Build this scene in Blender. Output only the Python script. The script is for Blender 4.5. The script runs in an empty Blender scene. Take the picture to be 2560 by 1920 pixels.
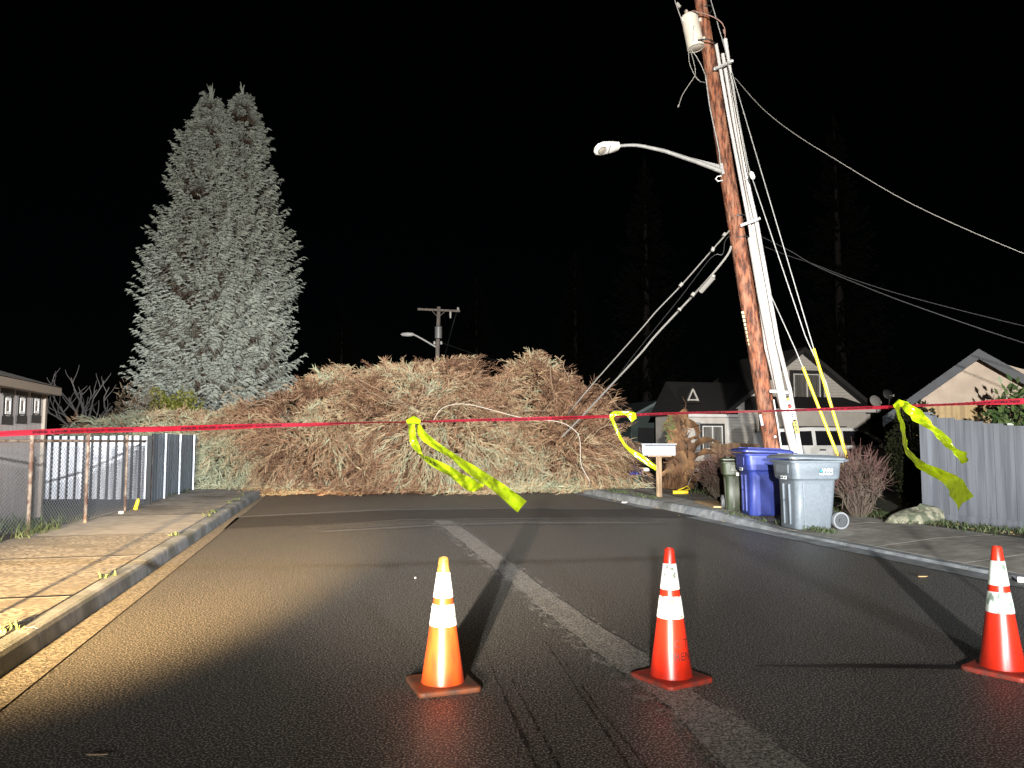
import bpy, bmesh, math, random
import numpy as np
from mathutils import Vector, Matrix
random.seed(7); rng = np.random.default_rng(7)
sc = bpy.context.scene
R = math.radians
# ------------------------------------------------------------------ camera
CH, FPX, TH = 1.38, 1923.0, math.atan(144/1923)
cd = bpy.data.cameras.new('camera'); cam = bpy.data.objects.new('camera', cd)
sc.collection.objects.link(cam); sc.camera = cam
cam.location = (0, 0, CH); cam.rotation_euler = (R(90)+TH, 0, 0)
cd.sensor_width = 36; cd.lens = 36*FPX/2560; cd.clip_start = .05; cd.clip_end = 3000
# ------------------------------------------------------------------ world (night) and the faint moon
w = bpy.data.worlds.new('World'); sc.world = w; w.use_nodes = True
nt = w.node_tree; bg = nt.nodes['Background']
sky = nt.nodes.new('ShaderNodeTexSky'); sky.sky_type = 'NISHITA'; sky.sun_disc = False
sky.sun_elevation = R(25); sky.sun_rotation = R(160)
nt.links.new(sky.outputs[0], bg.inputs[0]); bg.inputs[1].default_value = .00012
sd = bpy.data.lights.new('moon', 'SUN'); sd.energy = .002; sd.angle = R(.5); sd.color = (.8, .88, 1)
so = bpy.data.objects.new('moon', sd); sc.collection.objects.link(so)
so.rotation_euler = (R(65), 0, R(20))
# ------------------------------------------------------------------ lamps of the emergency vehicles parked behind the camera
def spot(name, loc, target, power, cone, blend, col, rad):
    d = bpy.data.lights.new(name, 'SPOT'); d.energy = power; d.spot_size = R(cone); d.spot_blend = blend
    d.color = col; d.shadow_soft_size = rad
    o = bpy.data.objects.new(name, d); sc.collection.objects.link(o); o.location = loc
    o.rotation_euler = (Vector(target)-Vector(loc)).to_track_quat('-Z', 'Y').to_euler()
    return o
wl = spot('scene_light', (-1.3, -9, 2.6), (2.6, 20, 7.2), 70000, 46, 1, (1, .96, .90), .12); wl.scale = (2.6, 1, 1)
wl = spot('scene_light', (4.8, -8.5, 5.0), (-4.2, 15, 2.6), 60000, 27, 1, (.96, .97, 1), .12); wl.scale = (2.8, 1, 1)
wl = spot('headlight', (-1.5, -3.4, .88), (-3.8, 8.3, .0), 175000, 5.4, .8, (1, .64, .28), .07); wl.scale = (4.6, 1, 1)
wl = spot('headlight', (-1.1, -3.7, .88), (-.1, 10.2, .0), 40000, 5.6, 1, (1, .82, .64), .07); wl.scale = (5, 1, 1)
wl = spot('headlight', (2.9, -6.0, .9), (6.3, 11, .35), 24000, 11, 1, (.92, .96, 1), .12); wl.scale = (3.4, 1, 1)
sc.view_settings.view_transform = 'Standard'; sc.view_settings.look = 'None'
sc.view_settings.exposure = 0; sc.view_settings.gamma = 1
sc.cycles.use_denoising = True
sc.cycles.max_bounces = 5
# ------------------------------------------------------------------ helpers
ct, st_ = math.cos(TH), math.sin(TH)
def ray(px, py):
    a = (px-1280)/FPX; b = (960-py)/FPX
    return Vector((a, ct-b*st_, st_+b*ct))
def at(px, py, Y):
    d = ray(px, py); return Vector((0, 0, CH))+d*(Y/d.y)
def G(px, py, z=0.0):
    d = ray(px, py); return Vector((0, 0, CH))+d*((z-CH)/d.z)
rd = ray(809, 1104); RDIR = Vector((rd.x, rd.y, 0)).normalized(); RPER = Vector((RDIR.y, -RDIR.x, 0))
YAW = math.atan2(RPER.y, RPER.x)
def RF(t, s, z=0.0): v = RPER*t+RDIR*s; return Vector((v.x, v.y, z))
def TS(p): return p.x*RPER.x+p.y*RPER.y, p.x*RDIR.x+p.y*RDIR.y
COL = sc.collection
def new_obj(name, me, parent=None):
    o = bpy.data.objects.new(name, me); COL.objects.link(o)
    if parent: o.parent = parent
    return o
def tag(o, label=None, cat=None, group=None, kind=None):
    if label: o['label'] = label
    if cat: o['category'] = cat
    if group: o['group'] = group
    if kind: o['kind'] = kind
    return o
def thing(name, label, cat, loc=(0, 0, 0), rz=0, group=None, rot=None):
    o = bpy.data.objects.new(name, None); COL.objects.link(o); o.location = loc
    o.rotation_euler = rot if rot else (0, 0, rz); o.empty_display_size = .2
    return tag(o, label, cat, group)
class MB:
    def __init__(s): s.v = []; s.f = []; s.m = []
    def add(s, vs, fs, m=0):
        n = len(s.v); s.v += [tuple(q) for q in vs]; s.f += [tuple(i+n for i in f) for f in fs]; s.m += [m]*len(fs); return s
    def box(s, c, d, rot=None, m=0):
        x, y, z = d[0]/2, d[1]/2, d[2]/2
        vs = [Vector(q) for q in ((-x,-y,-z),(x,-y,-z),(x,y,-z),(-x,y,-z),(-x,-y,z),(x,-y,z),(x,y,z),(-x,y,z))]
        if rot is not None: vs = [rot @ q for q in vs]
        c = Vector(c); return s.add([q+c for q in vs], [(0,3,2,1),(4,5,6,7),(0,1,5,4),(1,2,6,5),(2,3,7,6),(3,0,4,7)], m)
    def bar(s, a, b, wd, hd, m=0, up=(0, 0, 1)):
        a = Vector(a); b = Vector(b); d = b-a; L = d.length; y = d.normalized()
        x = y.cross(Vector(up)); x = x.normalized() if x.length > 1e-4 else Vector((1, 0, 0)); z = x.cross(y)
        return s.box((a+b)/2, (wd, L, hd), Matrix((x, y, z)).transposed(), m)
    def loft(s, rings, cap=True, m=0, close=True):
        n = len(rings[0]); k = len(rings); vs = [q for r in rings for q in r]; fs = []
        for i in range(k-1):
            for j in range(n if close else n-1):
                fs.append((i*n+j, i*n+(j+1) % n, (i+1)*n+(j+1) % n, (i+1)*n+j))
        if cap: fs.append(tuple(reversed(range(n)))); fs.append(tuple((k-1)*n+j for j in range(n)))
        return s.add(vs, fs, m)
    def tube(s, pts, r, n=8, m=0, cap=True):
        pts = [Vector(p) for p in pts]; rr = r if isinstance(r, (list, tuple)) else [r]*len(pts); rings = []
        prev = None
        for i, p in enumerate(pts):
            d = (pts[min(i+1, len(pts)-1)]-pts[max(i-1, 0)])
            d = d.normalized() if d.length > 1e-9 else Vector((0, 0, 1))
            if prev is None:
                a = Vector((0, 0, 1)) if abs(d.z) < .9 else Vector((1, 0, 0)); x = d.cross(a).normalized()
            else: x = (prev-d*prev.dot(d)).normalized()
            prev = x; y = d.cross(x)
            rings.append([p+(x*math.cos(2*math.pi*j/n)+y*math.sin(2*math.pi*j/n))*rr[i] for j in range(n)])
        return s.loft(rings, cap, m)
    def lathe(s, prof, n=24, c=(0, 0, 0), m=0, cap=True, rot=None):
        c = Vector(c); rings = []
        for r, z in prof:
            ring = [Vector((r*math.cos(2*math.pi*j/n), r*math.sin(2*math.pi*j/n), z)) for j in range(n)]
            if rot is not None: ring = [rot @ q for q in ring]
            rings.append([q+c for q in ring])
        return s.loft(rings, cap, m)
    def prism(s, poly, z0, z1, m=0):
        return s.loft([[Vector((p[0], p[1], z0)) for p in poly], [Vector((p[0], p[1], z1)) for p in poly]], True, m)
    def build(s, name, mats, parent=None, smooth=False, bevel=0):
        me = bpy.data.meshes.new(name); me.from_pydata(s.v, [], s.f); me.update()
        for k in (mats if isinstance(mats, (list, tuple)) else [mats]): me.materials.append(k)
        if any(s.m): me.polygons.foreach_set('material_index', s.m)
        if smooth:
            me.polygons.foreach_set('use_smooth', [True]*len(me.polygons))
            try: me.set_sharp_from_angle(angle=R(40))
            except Exception: pass
        o = new_obj(name, me, parent)
        if bevel:
            b = o.modifiers.new('b', 'BEVEL'); b.width = bevel; b.segments = 2; b.limit_method = 'ANGLE'; b.angle_limit = R(40)
        return o
def np_mesh(name, V, F, mat, parent=None, tint=None):
    me = bpy.data.meshes.new(name); n = len(V); k = F.shape[1]
    me.vertices.add(n); me.vertices.foreach_set('co', V.astype(np.float32).ravel())
    me.loops.add(F.size); me.loops.foreach_set('vertex_index', F.astype(np.int32).ravel())
    me.polygons.add(len(F)); me.polygons.foreach_set('loop_start', np.arange(0, F.size, k, dtype=np.int32))
    if tint is not None:
        a = me.attributes.new('tint', 'FLOAT', 'FACE'); a.data.foreach_set('value', tint.astype(np.float32))
    me.update(calc_edges=True)
    for q in (mat if isinstance(mat, (list, tuple)) else [mat]): me.materials.append(q)
    return new_obj(name, me, parent)
def strips(P, W, S):
    """P (N,k,3) strand points, W (k,) or (N,k) half widths, S (N,3) side vectors -> verts, quads"""
    N, k, _ = P.shape; W = np.broadcast_to(W, (N, k))[..., None]
    S = S[:, None, :] if S.ndim == 2 else S
    V = np.stack([P-S*W, P+S*W], axis=2).reshape(N*k*2, 3)
    b = (np.arange(N)[:, None]*k+np.arange(k-1)[None])*2
    F = np.stack([b, b+1, b+3, b+2], axis=-1).reshape(-1, 4)
    return V, F
def nrm(a): return a/np.maximum(np.linalg.norm(a, axis=-1, keepdims=True), 1e-9)
class Acc:
    def __init__(s): s.V = []; s.F = []; s.T = []; s.n = 0
    def add(s, V, F, t):
        s.V.append(V); s.F.append(F+s.n); s.n += len(V); s.T.append(np.broadcast_to(t, (len(F),)) if np.ndim(t) < 1 or len(t) != len(F) else t)
    def build(s, name, mat, parent=None): return np_mesh(name, np.concatenate(s.V), np.concatenate(s.F), mat, parent, np.concatenate(s.T))
# ------------------------------------------------------------------ materials
def M(name, col, rough=.6, col2=None, scale=8, bump=0, bscale=None, metal=0, spec=.5, stretch=(1, 1, 1), detail=5, lo=.35, hi=.65, coat=0, col3=None, s3=1.2, tint=False, trans=0, bdist=.01):
    m = bpy.data.materials.new(name); m.use_nodes = True; t = m.node_tree; N = t.nodes; L = t.links; b = N['Principled BSDF']
    b.inputs['Base Color'].default_value = (*col, 1); b.inputs['Roughness'].default_value = rough
    b.inputs['Metallic'].default_value = metal; b.inputs['Specular IOR Level'].default_value = spec
    b.inputs['Coat Weight'].default_value = coat; b.inputs['Coat Roughness'].default_value = .15
    if trans: b.inputs['Transmission Weight'].default_value = trans
    tc = N.new('ShaderNodeTexCoord'); mp = N.new('ShaderNodeMapping'); mp.inputs['Scale'].default_value = stretch
    L.new(tc.outputs['Object'], mp.inputs['Vector'])
    def noise(sc_, det): n = N.new('ShaderNodeTexNoise'); n.inputs['Scale'].default_value = sc_; n.inputs['Detail'].default_value = det; L.new(mp.outputs[0], n.inputs['Vector']); return n
    def mixc(fac, A, B):
        x = N.new('ShaderNodeMix'); x.data_type = 'RGBA'; L.new(fac, x.inputs[0])
        for i, c in ((6, A), (7, B)):
            if isinstance(c, tuple): x.inputs[i].default_value = (*c, 1)
            else: L.new(c, x.inputs[i])
        return x.outputs[2]
    def ramp(src, a, z):
        r = N.new('ShaderNodeMapRange'); r.inputs[1].default_value = a; r.inputs[2].default_value = z; L.new(src, r.inputs[0]); return r.outputs[0]
    out = None
    if col2:
        if tint: at_ = N.new('ShaderNodeAttribute'); at_.attribute_name = 'tint'; out = mixc(at_.outputs['Fac'], col, col2)
        else: out = mixc(ramp(noise(scale, detail).outputs[0], lo, hi), col, col2)
    if col3: out = mixc(ramp(noise(s3, 4).outputs[0], .45, .7), out if out else col, col3)
    if out: L.new(out, b.inputs['Base Color'])
    if bump:
        bn = noise(bscale or scale*3, 4); bb = N.new('ShaderNodeBump'); bb.inputs['Strength'].default_value = bump; bb.inputs['Distance'].default_value = bdist
        L.new(bn.outputs[0], bb.inputs['Height']); L.new(bb.outputs[0], b.inputs['Normal'])
    return m
asphalt = M('asphalt', (.014, .014, .013), .55, (.46, .44, .40), 88, .35, 190, col3=None, lo=.50, hi=.64, detail=5, spec=.45, bdist=.004)
asphalt_dark = M('asphalt_dark', (.012, .012, .012), .6, (.18, .17, .16), 88, .3, 190, lo=.42, hi=.72, detail=3, spec=.35, bdist=.006)
asphalt_pale = M('asphalt_pale', (.07, .068, .063), .75, (.46, .44, .40), 88, .3, 190, lo=.40, hi=.68, detail=4, spec=.3, bdist=.006)
tar_and_shadow = M('tar_and_shadow', (.006, .006, .006), .5)
crackpale = M('worn_edge', (.16, .15, .14), .8, (.08, .08, .075), 12)
concrete = M('concrete', (.11, .10, .085), .85, (.40, .37, .31), 22, .5, 90, stretch=(1, 1.6, 1), lo=.42, hi=.58, detail=8, col3=(.17, .155, .13), s3=2.2, bdist=.006)
concrete_new = M('concrete_new', (.42, .40, .35), .85, (.30, .28, .25), 5, .4, 80)
concrete_old = M('concrete_old', (.20, .19, .165), .85, (.36, .34, .30), 6, .6, 50, col3=(.13, .12, .10), s3=1)
curbm = M('curb_concrete', (.17, .185, .20), .85, (.28, .30, .31), 9, .7, 60, col3=(.11, .12, .11), s3=2)
gutterm = M('gutter_concrete', (.06, .055, .045), .85, (.20, .18, .145), 45, .9, 70, lo=.4, hi=.6)
dirt = M('dirt', (.03, .025, .018), .95, (.07, .055, .04), 6, .8, 20)
lawn = M('lawn', (.018, .022, .010), .95, (.045, .05, .02), 5, .8, 30)
grassm = M('grass_blade', (.03, .05, .015), .7, (.065, .085, .03), tint=True)
grey_siding = M('grey_siding', (.52, .48, .42), .7, (.58, .54, .48), 3)
shed_paint = M('shed_siding', (.42, .38, .36), .75, (.34, .30, .28), 20, stretch=(1, 1, .05), lo=.4, hi=.6)
darktrim = M('dark_trim', (.03, .028, .026), .6)
whitetrim = M('white_trim', (.72, .70, .66), .5)
shingle = M('shingle_roof', (.035, .028, .02), .9, (.07, .055, .04), 30, .6, 40)
shingle_dark = M('dark_shingles', (.006, .005, .004), .95, (.011, .009, .007), 20, .5, 40)
glass_dark = M('dark_glass', (.01, .01, .012), .08, spec=.6)
curtain = M('curtain', (.16, .15, .13), .7, (.07, .065, .06), 30, stretch=(1, 1, .02), lo=.45, hi=.55)
rust = M('rusty_steel', (.085, .040, .024), .75, (.22, .175, .13), 14, .5, 40, stretch=(1, 1, .6), lo=.4, hi=.6)
wirem = M('chain_wire', (.17, .18, .19), .5, metal=.4)
slatwhite = M('white_slat', (.80, .82, .86), .6, (.60, .62, .68), 14, stretch=(1, 1, .12), lo=.4, hi=.6)
slatdark = M('fence_dark', (.018, .02, .022), .7)
corr = M('corrugated_metal', (.16, .195, .235), .42, (.10, .125, .15), 6, metal=.35, stretch=(1, 1, .1))
edgewhite = M('bright_edge', (.65, .70, .78), .4)
barkred = M('pole_wood', (.27, .085, .034), .75, (.05, .014, .006), 7, 1, 22, stretch=(3.2, 3.2, .75), lo=.36, hi=.56, detail=8, col3=(.30, .14, .08), s3=4, bdist=.02)
polegrey = M('weathered_wood', (.30, .26, .22), .85, (.16, .13, .11), 6, .4, stretch=(3, 3, .3))
pvc = M('conduit_plastic', (.50, .48, .46), .5, (.40, .38, .36), 3, stretch=(1, 1, .4))
tank = M('tank_paint', (.55, .50, .42), .45, (.48, .44, .37), 4)
galv = M('galvanised', (.36, .36, .345), .5, (.27, .27, .26), 12, metal=.3)
lampgrey = M('lamp_paint', (.62, .60, .56), .4)
blackrub = M('black_rubber', (.012, .012, .012), .5)
cablem = M('cable', (.22, .21, .19), .5)
cabledark = M('dark_cable', (.022, .022, .022), .5)
yellowp = M('yellow_plastic', (.85, .62, .03), .4)
orange = M('cone_orange', (.44, .018, .006), .34, (.28, .012, .006), 14, spec=.4, stretch=(1, 1, .35), lo=.45, hi=.75, detail=8, col3=(.38, .016, .006), s3=40)
orange_old = M('cone_orange_faded', (.42, .058, .010), .36, (.30, .030, .008), 14, spec=.4, stretch=(1, 1, .35), lo=.45, hi=.7, detail=8)
conetip = M('cone_tip_amber', (.40, .24, .05), .35, (.16, .08, .02), 30, lo=.5, hi=.62)
band = M('reflective_band', (.62, .65, .63), .35, (.12, .15, .12), 30, lo=.585, hi=.61, detail=5)
band_worn = M('worn_band', (.42, .47, .43), .4, (.11, .145, .115), 30, lo=.50, hi=.62, detail=6, stretch=(1, 1, .5))
base_rub = M('cone_base', (.28, .06, .03), .6, (.14, .05, .035), 5)
bin_grey = M('bin_grey', (.125, .145, .165), .45, (.10, .12, .135), 30, .15, 200)
bin_blue = M('bin_blue', (.030, .048, .24), .42, (.022, .036, .19), 30, .15, 200)
bin_green = M('bin_green', (.045, .055, .030), .45, (.035, .045, .025), 30, .15, 200)
stickerw = M('white_sticker', (.8, .82, .82), .4)
stickerd = M('dark_print', (.03, .05, .06), .5)
teal = M('teal_print', (.03, .20, .22), .5)
ytape = M('yellow_tape', (.25, .35, .006), .25, (.11, .15, .004), 22, .5, 16, spec=.7, stretch=(1, 1, 1), lo=.50, hi=.66)
_t = ytape.node_tree; _tr = _t.nodes.new('ShaderNodeBsdfTranslucent'); _tr.inputs[0].default_value = (.45, .55, .01, 1); _mx = _t.nodes.new('ShaderNodeMixShader'); _mx.inputs[0].default_value = .35
_o = [n for n in _t.nodes if n.type == 'OUTPUT_MATERIAL'][0]; _t.links.new(_t.nodes['Principled BSDF'].outputs[0], _mx.inputs[1]); _t.links.new(_tr.outputs[0], _mx.inputs[2]); _t.links.new(_mx.outputs[0], _o.inputs[0])
rtape = M('red_tape', (.19, .005, .012), .30, (.27, .02, .035), 4, spec=.7, stretch=(1, 1, 1))
ink = M('tape_ink', (.01, .01, .012), .4)
fencegrey = M('fence_paint', (.10, .108, .122), .7, (.068, .074, .085), 12, .2, 60, stretch=(1, 1, .06), lo=.4, hi=.6)
garagewall = M('stucco_white', (.38, .31, .245), .85, (.31, .25, .20), 3)
garagewood = M('tan_siding', (.36, .26, .13), .75, (.26, .18, .09), 14, stretch=(1, 1, .06), lo=.4, hi=.6)
fascia = M('slate_fascia', (.022, .026, .034), .6, (.014, .017, .023), 6)
vanpaint = M('van_paint', (.60, .60, .58), .35, coat=.5)
rockm = M('rock', (.22, .21, .15), .9, (.07, .08, .05), 9, 1, 20, lo=.42, hi=.58)
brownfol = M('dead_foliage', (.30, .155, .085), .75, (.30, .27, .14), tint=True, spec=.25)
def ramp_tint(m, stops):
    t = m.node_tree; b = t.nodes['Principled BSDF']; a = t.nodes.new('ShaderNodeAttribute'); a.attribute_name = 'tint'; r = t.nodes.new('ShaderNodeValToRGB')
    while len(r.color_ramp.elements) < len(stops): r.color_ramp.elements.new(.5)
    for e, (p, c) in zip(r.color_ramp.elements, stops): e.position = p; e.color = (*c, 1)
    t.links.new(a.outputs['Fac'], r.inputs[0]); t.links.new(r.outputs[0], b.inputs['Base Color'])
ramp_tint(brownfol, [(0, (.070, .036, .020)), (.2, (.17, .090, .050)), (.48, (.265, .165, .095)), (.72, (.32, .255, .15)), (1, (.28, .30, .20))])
limbm = M('pale_limb', (.25, .18, .11), .8, (.15, .10, .06), 10)
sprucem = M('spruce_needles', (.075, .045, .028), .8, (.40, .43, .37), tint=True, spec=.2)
barkm = M('bark', (.10, .06, .035), .9, (.05, .03, .02), 10, .8)
darkfol = M('dark_conifer', (.0016, .002, .0012), .95, (.004, .005, .003), tint=True, spec=.1)
splint = M('splintered_wood', (.13, .062, .026), .9, (.045, .024, .012), 4, 1, 12, stretch=(1, 1, .5), col3=(.22, .12, .05), s3=3, bdist=.06)
moss = M('mossy_wood', (.07, .09, .025), .95, (.08, .05, .02), 9, 1)
redtwig = M('red_twigs', (.052, .037, .025), .8, (.052, .012, .009), tint=True)
yelshrub = M('yellow_shrub', (.10, .12, .02), .7, (.20, .19, .03), tint=True)
hedgem = M('dark_hedge', (.006, .007, .003), .9, (.014, .016, .006), tint=True, spec=.1)
leafm = M('broad_leaves', (.03, .06, .02), .35, (.10, .14, .05), tint=True)
litterm = M('dry_leaves', (.30, .20, .09), .8, (.42, .32, .16), tint=True)
picket = M('cedar_pickets', (.20, .12, .06), .85, (.10, .06, .035), 8, stretch=(1, 1, .1))
tealwall = M('teal_siding', (.06, .085, .08), .8)
mailm = M('mailbox_metal', (.16, .17, .19), .4, (.12, .13, .145), 10, metal=.2)
postwood = M('post_wood', (.26, .175, .10), .8, (.15, .10, .055), 8, .4, stretch=(3, 3, .25), lo=.4, hi=.6)
bluetarp = M('blue_plastic', (.02, .05, .45), .4)
whiteplastic = M('white_plastic', (.65, .60, .58), .5)
orangeplastic = M('orange_plastic', (.75, .20, .05), .5)
dkgreenp = M('dark_green_plastic', (.01, .035, .02), .5)
board = M('warm_light_patch', (.44, .30, .15), .8, (.34, .22, .10), 8, stretch=(.3, 1, 1))  # tan colour holds the warm light on the concrete slab
# ------------------------------------------------------------------ ground and road
def sheet(name, poly, z, mat, parent=None, kind='structure', sub=1):
    b = MB(); b.add([(p[0], p[1], z) for p in poly], [tuple(range(len(poly)))])
    o = b.build(name, mat, parent)
    n = o.data.polygons[0].normal
    if n.z < 0: o.data.flip_normals()
    if kind: tag(o, kind=kind)
    return o
b = MB(); b.add([(-1500, -1500, -.06), (1500, -1500, -.06), (1500, 1500, -.06), (-1500, 1500, -.06)], [(0, 1, 2, 3)])
tag(b.build('ground', dirt), kind='structure')
# kerb lines taken off the photograph as road-frame lines (t at s=0, slope)
def fit(p1, p2, z=0.0):
    a = TS(G(*p1, z)); c = TS(G(*p2, z)); k = (c[0]-a[0])/(c[1]-a[1]); return lambda s: a[0]+k*(s-a[1])
L_asph = fit((0, 1779), (636, 1266)); L_back = fit((62, 1559), (517, 1291), .15); L_front = fit((0, 1628), (633, 1237), .15)
L_fence = fit((69, 1331), (505, 1215), .15)
R_asph = lambda s: 6.42; R_front = lambda s: 6.74
def P2(f, s): v = RF(f(s), s); return (v.x, v.y)
S0, S1 = -12, 70
sheet('road', [P2(L_asph, S0), P2(R_asph, S0), P2(R_asph, S1), P2(L_asph, 24), P2(L_asph, S0)][:4], 0, asphalt)
# far road beyond the tree
# left gutter, kerb, pavement
def lstrip(name, fa, fb, s0, s1, z, mat, step=None):
    return sheet(name, [P2(fa, s0), P2(fb, s0), P2(fb, s1), P2(fa, s1)], z, mat)
SL = 23.5
lstrip('gutter', lambda s: L_front(s)-.05, lambda s: L_asph(s)+.0, S0, SL, .008, gutterm)
b = MB()
s = S0
while s < SL:
    e = s+2.96 if s+2.96 < SL else SL
    rings = []
    for q in (s, e):
        f = L_front(q); bk = L_back(q)
        rings.append([RF(f+.03, q, -.03), RF(f+.0, q, .11), RF(f-.012, q, .137), RF(f-.035, q, .15), RF(bk+.012, q, .15), RF(bk+.012, q, -.03)])
    b.loft(rings); s = e+.012
tag(b.build('kerb', curbm, smooth=False), kind='structure')
# dark joint bed under pavement slabs
lstrip('pavement_bed', lambda s: L_fence(s)-.05, lambda s: L_back(s)+.02, S0, SL, .125, dirt)
sj = [TS(G(250, y, .15))[1] for y in (1486, 1391, 1338, 1291)]
edges = [S0, sj[0]-4.2, sj[0]-2.1, sj[0], sj[1], sj[2], sj[3], sj[3]+1.6, sj[3]+3.2, sj[3]+4.9, SL]
edges = sorted(edges)
for mi, mt, nm in ((0, concrete, 'pavement'), (1, concrete_new, 'pavement_new_slab'), (2, concrete_old, 'pavement_far')):
    b = MB()
    for i in range(len(edges)-1):
        a, e = edges[i], edges[i+1]
        k = 1 if abs(edges[i]-sj[2]) < .01 else (2 if edges[i] >= sj[3]-.01 else 0)
        if k != mi: continue
        rr = [[RF(L_fence(q)+.10, q, .06), RF(L_fence(q)+.10, q, .149), RF(L_back(q)-.012, q, .149), RF(L_back(q)-.012, q, .06)] for q in (a, e)]
        b.loft(rr)
    tag(b.build(nm, mt), kind='structure')
b = MB()
for q_ in edges[1:-1]:
    b.loft([[RF(L_fence(q)+.10, q, .1492), RF(L_fence(q)+.10, q, .1512), RF(L_back(q)-.012, q, .1512), RF(L_back(q)-.012, q, .1492)] for q in (q_-.03, q_+.03)])
tag(b.build('pavement_joint', tar_and_shadow), kind='structure')
lf = MB(); lf.add([RF(-40, S0, .135), RF(L_fence(S0)+.08, S0, .135), RF(L_fence(SL)+.08, SL, .135), RF(-3.2, S1, .135), RF(-40, S1, .135)], [(0, 1, 2, 3, 4)])
tag(lf.build('left_yard', dirt), kind='structure')
# right side: gutter apron, kerb with a dropped driveway, pavement, yard
sheet('gutter', [P2(R_asph, S0), P2(lambda s: 6.80, S0), P2(lambda s: 6.80, 60), P2(R_asph, 60)], .006, curbm)
def kh(s):  # kerb height along the road
    pts = [(-12, .035), (10.4, .035), (12.6, .15), (18.8, .15), (20.0, .03), (60, .03)]
    for (a, ha), (c, hc) in zip(pts, pts[1:]):
        if a <= s <= c: return ha+(hc-ha)*(s-a)/(c-a)
    return .03
b = MB(); ss = [S0, -4, 0, 4, 7, 9, 10.4, 11, 11.6, 12.6, 14.2, 15.8, 17.4, 18.8, 19.2, 20, 24, 40, 60]
for a, e in zip(ss, ss[1:]):
    g = .010
    rr = [[RF(6.72, q, -.03), RF(6.74, q, max(kh(q)-.03, .009)), RF(6.77, q, kh(q)), RF(6.90, q, kh(q)+.004), RF(6.90, q, -.03)] for q in (a+g/2, e-g/2)]
    b.loft(rr)
tag(b.build('kerb', curbm), kind='structure')
b = MB(); ss = [S0, -2, 2, 5, 7.2, 8.6, 10.4, 12.6, 14.6, 18.8, 20, 40]
def kp(t, s):
    u = (t-6.9)/1.9; return (kh(s)+.004)*(1-min(1, max(0, u*1.6)))+.14*min(1, max(0, u*1.6)) if s > 9 or True else .14
wr = lambda s: 8.75 if s < 13 else 8.3
for a, e in zip(ss, ss[1:]):
    a_, e_ = a+.006, e-.006
    for t0, t1 in ((6.91, 7.2), (7.2, 7.8), (7.8, 8.75)):
        b.loft([[RF(t0, q, kp(t0, q)), RF(t1, q, kp(t1, q)), RF(t1, q, -.02), RF(t0, q, -.02)] for q in (a_, e_)])
tag(b.build('pavement', concrete_old), kind='structure')
b = MB(); b.add([RF(8.74, S0, .136), RF(60, S0, .136), RF(60, 70, .136), RF(8.74, 70, .136)], [(0, 1, 2, 3)])
tag(b.build('right_yard', lawn), kind='structure')
# road surface marks and painted shadows: thin sheets one above the other
def pxpoly(pts, z): return [(q.x, q.y) for q in (G(a, c, z) for a, c in pts)]
def jag(pts, amp, n=10):
    out = []
    for (x0, y0), (x1, y1) in zip(pts, pts[1:]):
        for i in range(n):
            f = i/n; out.append((x0+(x1-x0)*f+random.uniform(-amp, amp)*(.35+abs(y0-1260)/260), y0+(y1-y0)*f))
    return out+[pts[-1]]
LB = [(1085, 1301), (1130, 1337), (1199, 1392), (1246, 1450), (1345, 1560), (1500, 1665), (1639, 1740), (1731, 1810), (1830, 1935)]
LS = [(1085, 1301), (1152, 1352), (1246, 1427), (1340, 1508), (1480, 1622), (1576, 1692), (1690, 1780), (1835, 1935)]
RB = [(1126, 1301), (1162, 1324), (1278, 1407), (1358, 1467), (1477, 1551), (1620, 1638), (1740, 1730), (1859, 1805), (2050, 1935)]
asphalt_feather = M('asphalt_feather', (.06, .058, .053), .75, (.40, .385, .35), 88, .3, 190, lo=.40, hi=.68, detail=4)
_t = asphalt_feather.node_tree; _n = _t.nodes.new('ShaderNodeTexNoise'); _n.inputs['Scale'].default_value = 9; _n.inputs['Detail'].default_value = 8; _n.inputs['Roughness'].default_value = .75
_r = _t.nodes.new('ShaderNodeMapRange'); _r.inputs[1].default_value = .49; _r.inputs[2].default_value = .53; _c = _t.nodes.new('ShaderNodeTexCoord')
_t.links.new(_c.outputs['Object'], _n.inputs['Vector']); _t.links.new(_n.outputs[0], _r.inputs[0]); _t.links.new(_r.outputs[0], _t.nodes['Principled BSDF'].inputs['Alpha'])
sheet('road_seam_edge', pxpoly(jag([(x-10-(y-1260)*.07, y+4) for x, y in LS], 9)+list(reversed(jag([(x+8+(y-1260)*.03, y) for x, y in RB], 5))), .003), .003, asphalt_feather)
sheet('road_seam_edge', pxpoly(jag([(x-6, y+4) for x, y in LS], 9)+list(reversed(jag([(x+3, y) for x, y in RB], 3))), .005), .005, asphalt_feather)
sheet('road_seam', pxpoly(jag(LS, 4)+list(reversed(jag(RB, 2.5))), .007), .007, asphalt_pale)
sheet('road_trench', pxpoly([(560, 1322), (771, 1312), (1016, 1298), (1280, 1296), (1700, 1293), (1790, 1291), (1700, 1274), (1622, 1272), (1280, 1271), (951, 1276), (592, 1293)], .008), .008, asphalt_dark)
sheet('road_worn_line', pxpoly(jag([(592, 1294), (951, 1276.5), (1280, 1271.5), (1560, 1273)], .5, 14)+list(reversed(jag([(592, 1290), (951, 1272.5), (1280, 1269), (1560, 1271.5)], .6, 14))), .012), .012, crackpale)
sheet('road_worn_line', pxpoly(jag([(798, 1331), (1097, 1315), (1280, 1309.5), (1560, 1309), (1670, 1309)], .8, 14)+list(reversed(jag([(798, 1327), (1097, 1311), (1280, 1305), (1560, 1304), (1670, 1307)], .9, 14))), .012), .012, crackpale)
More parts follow.
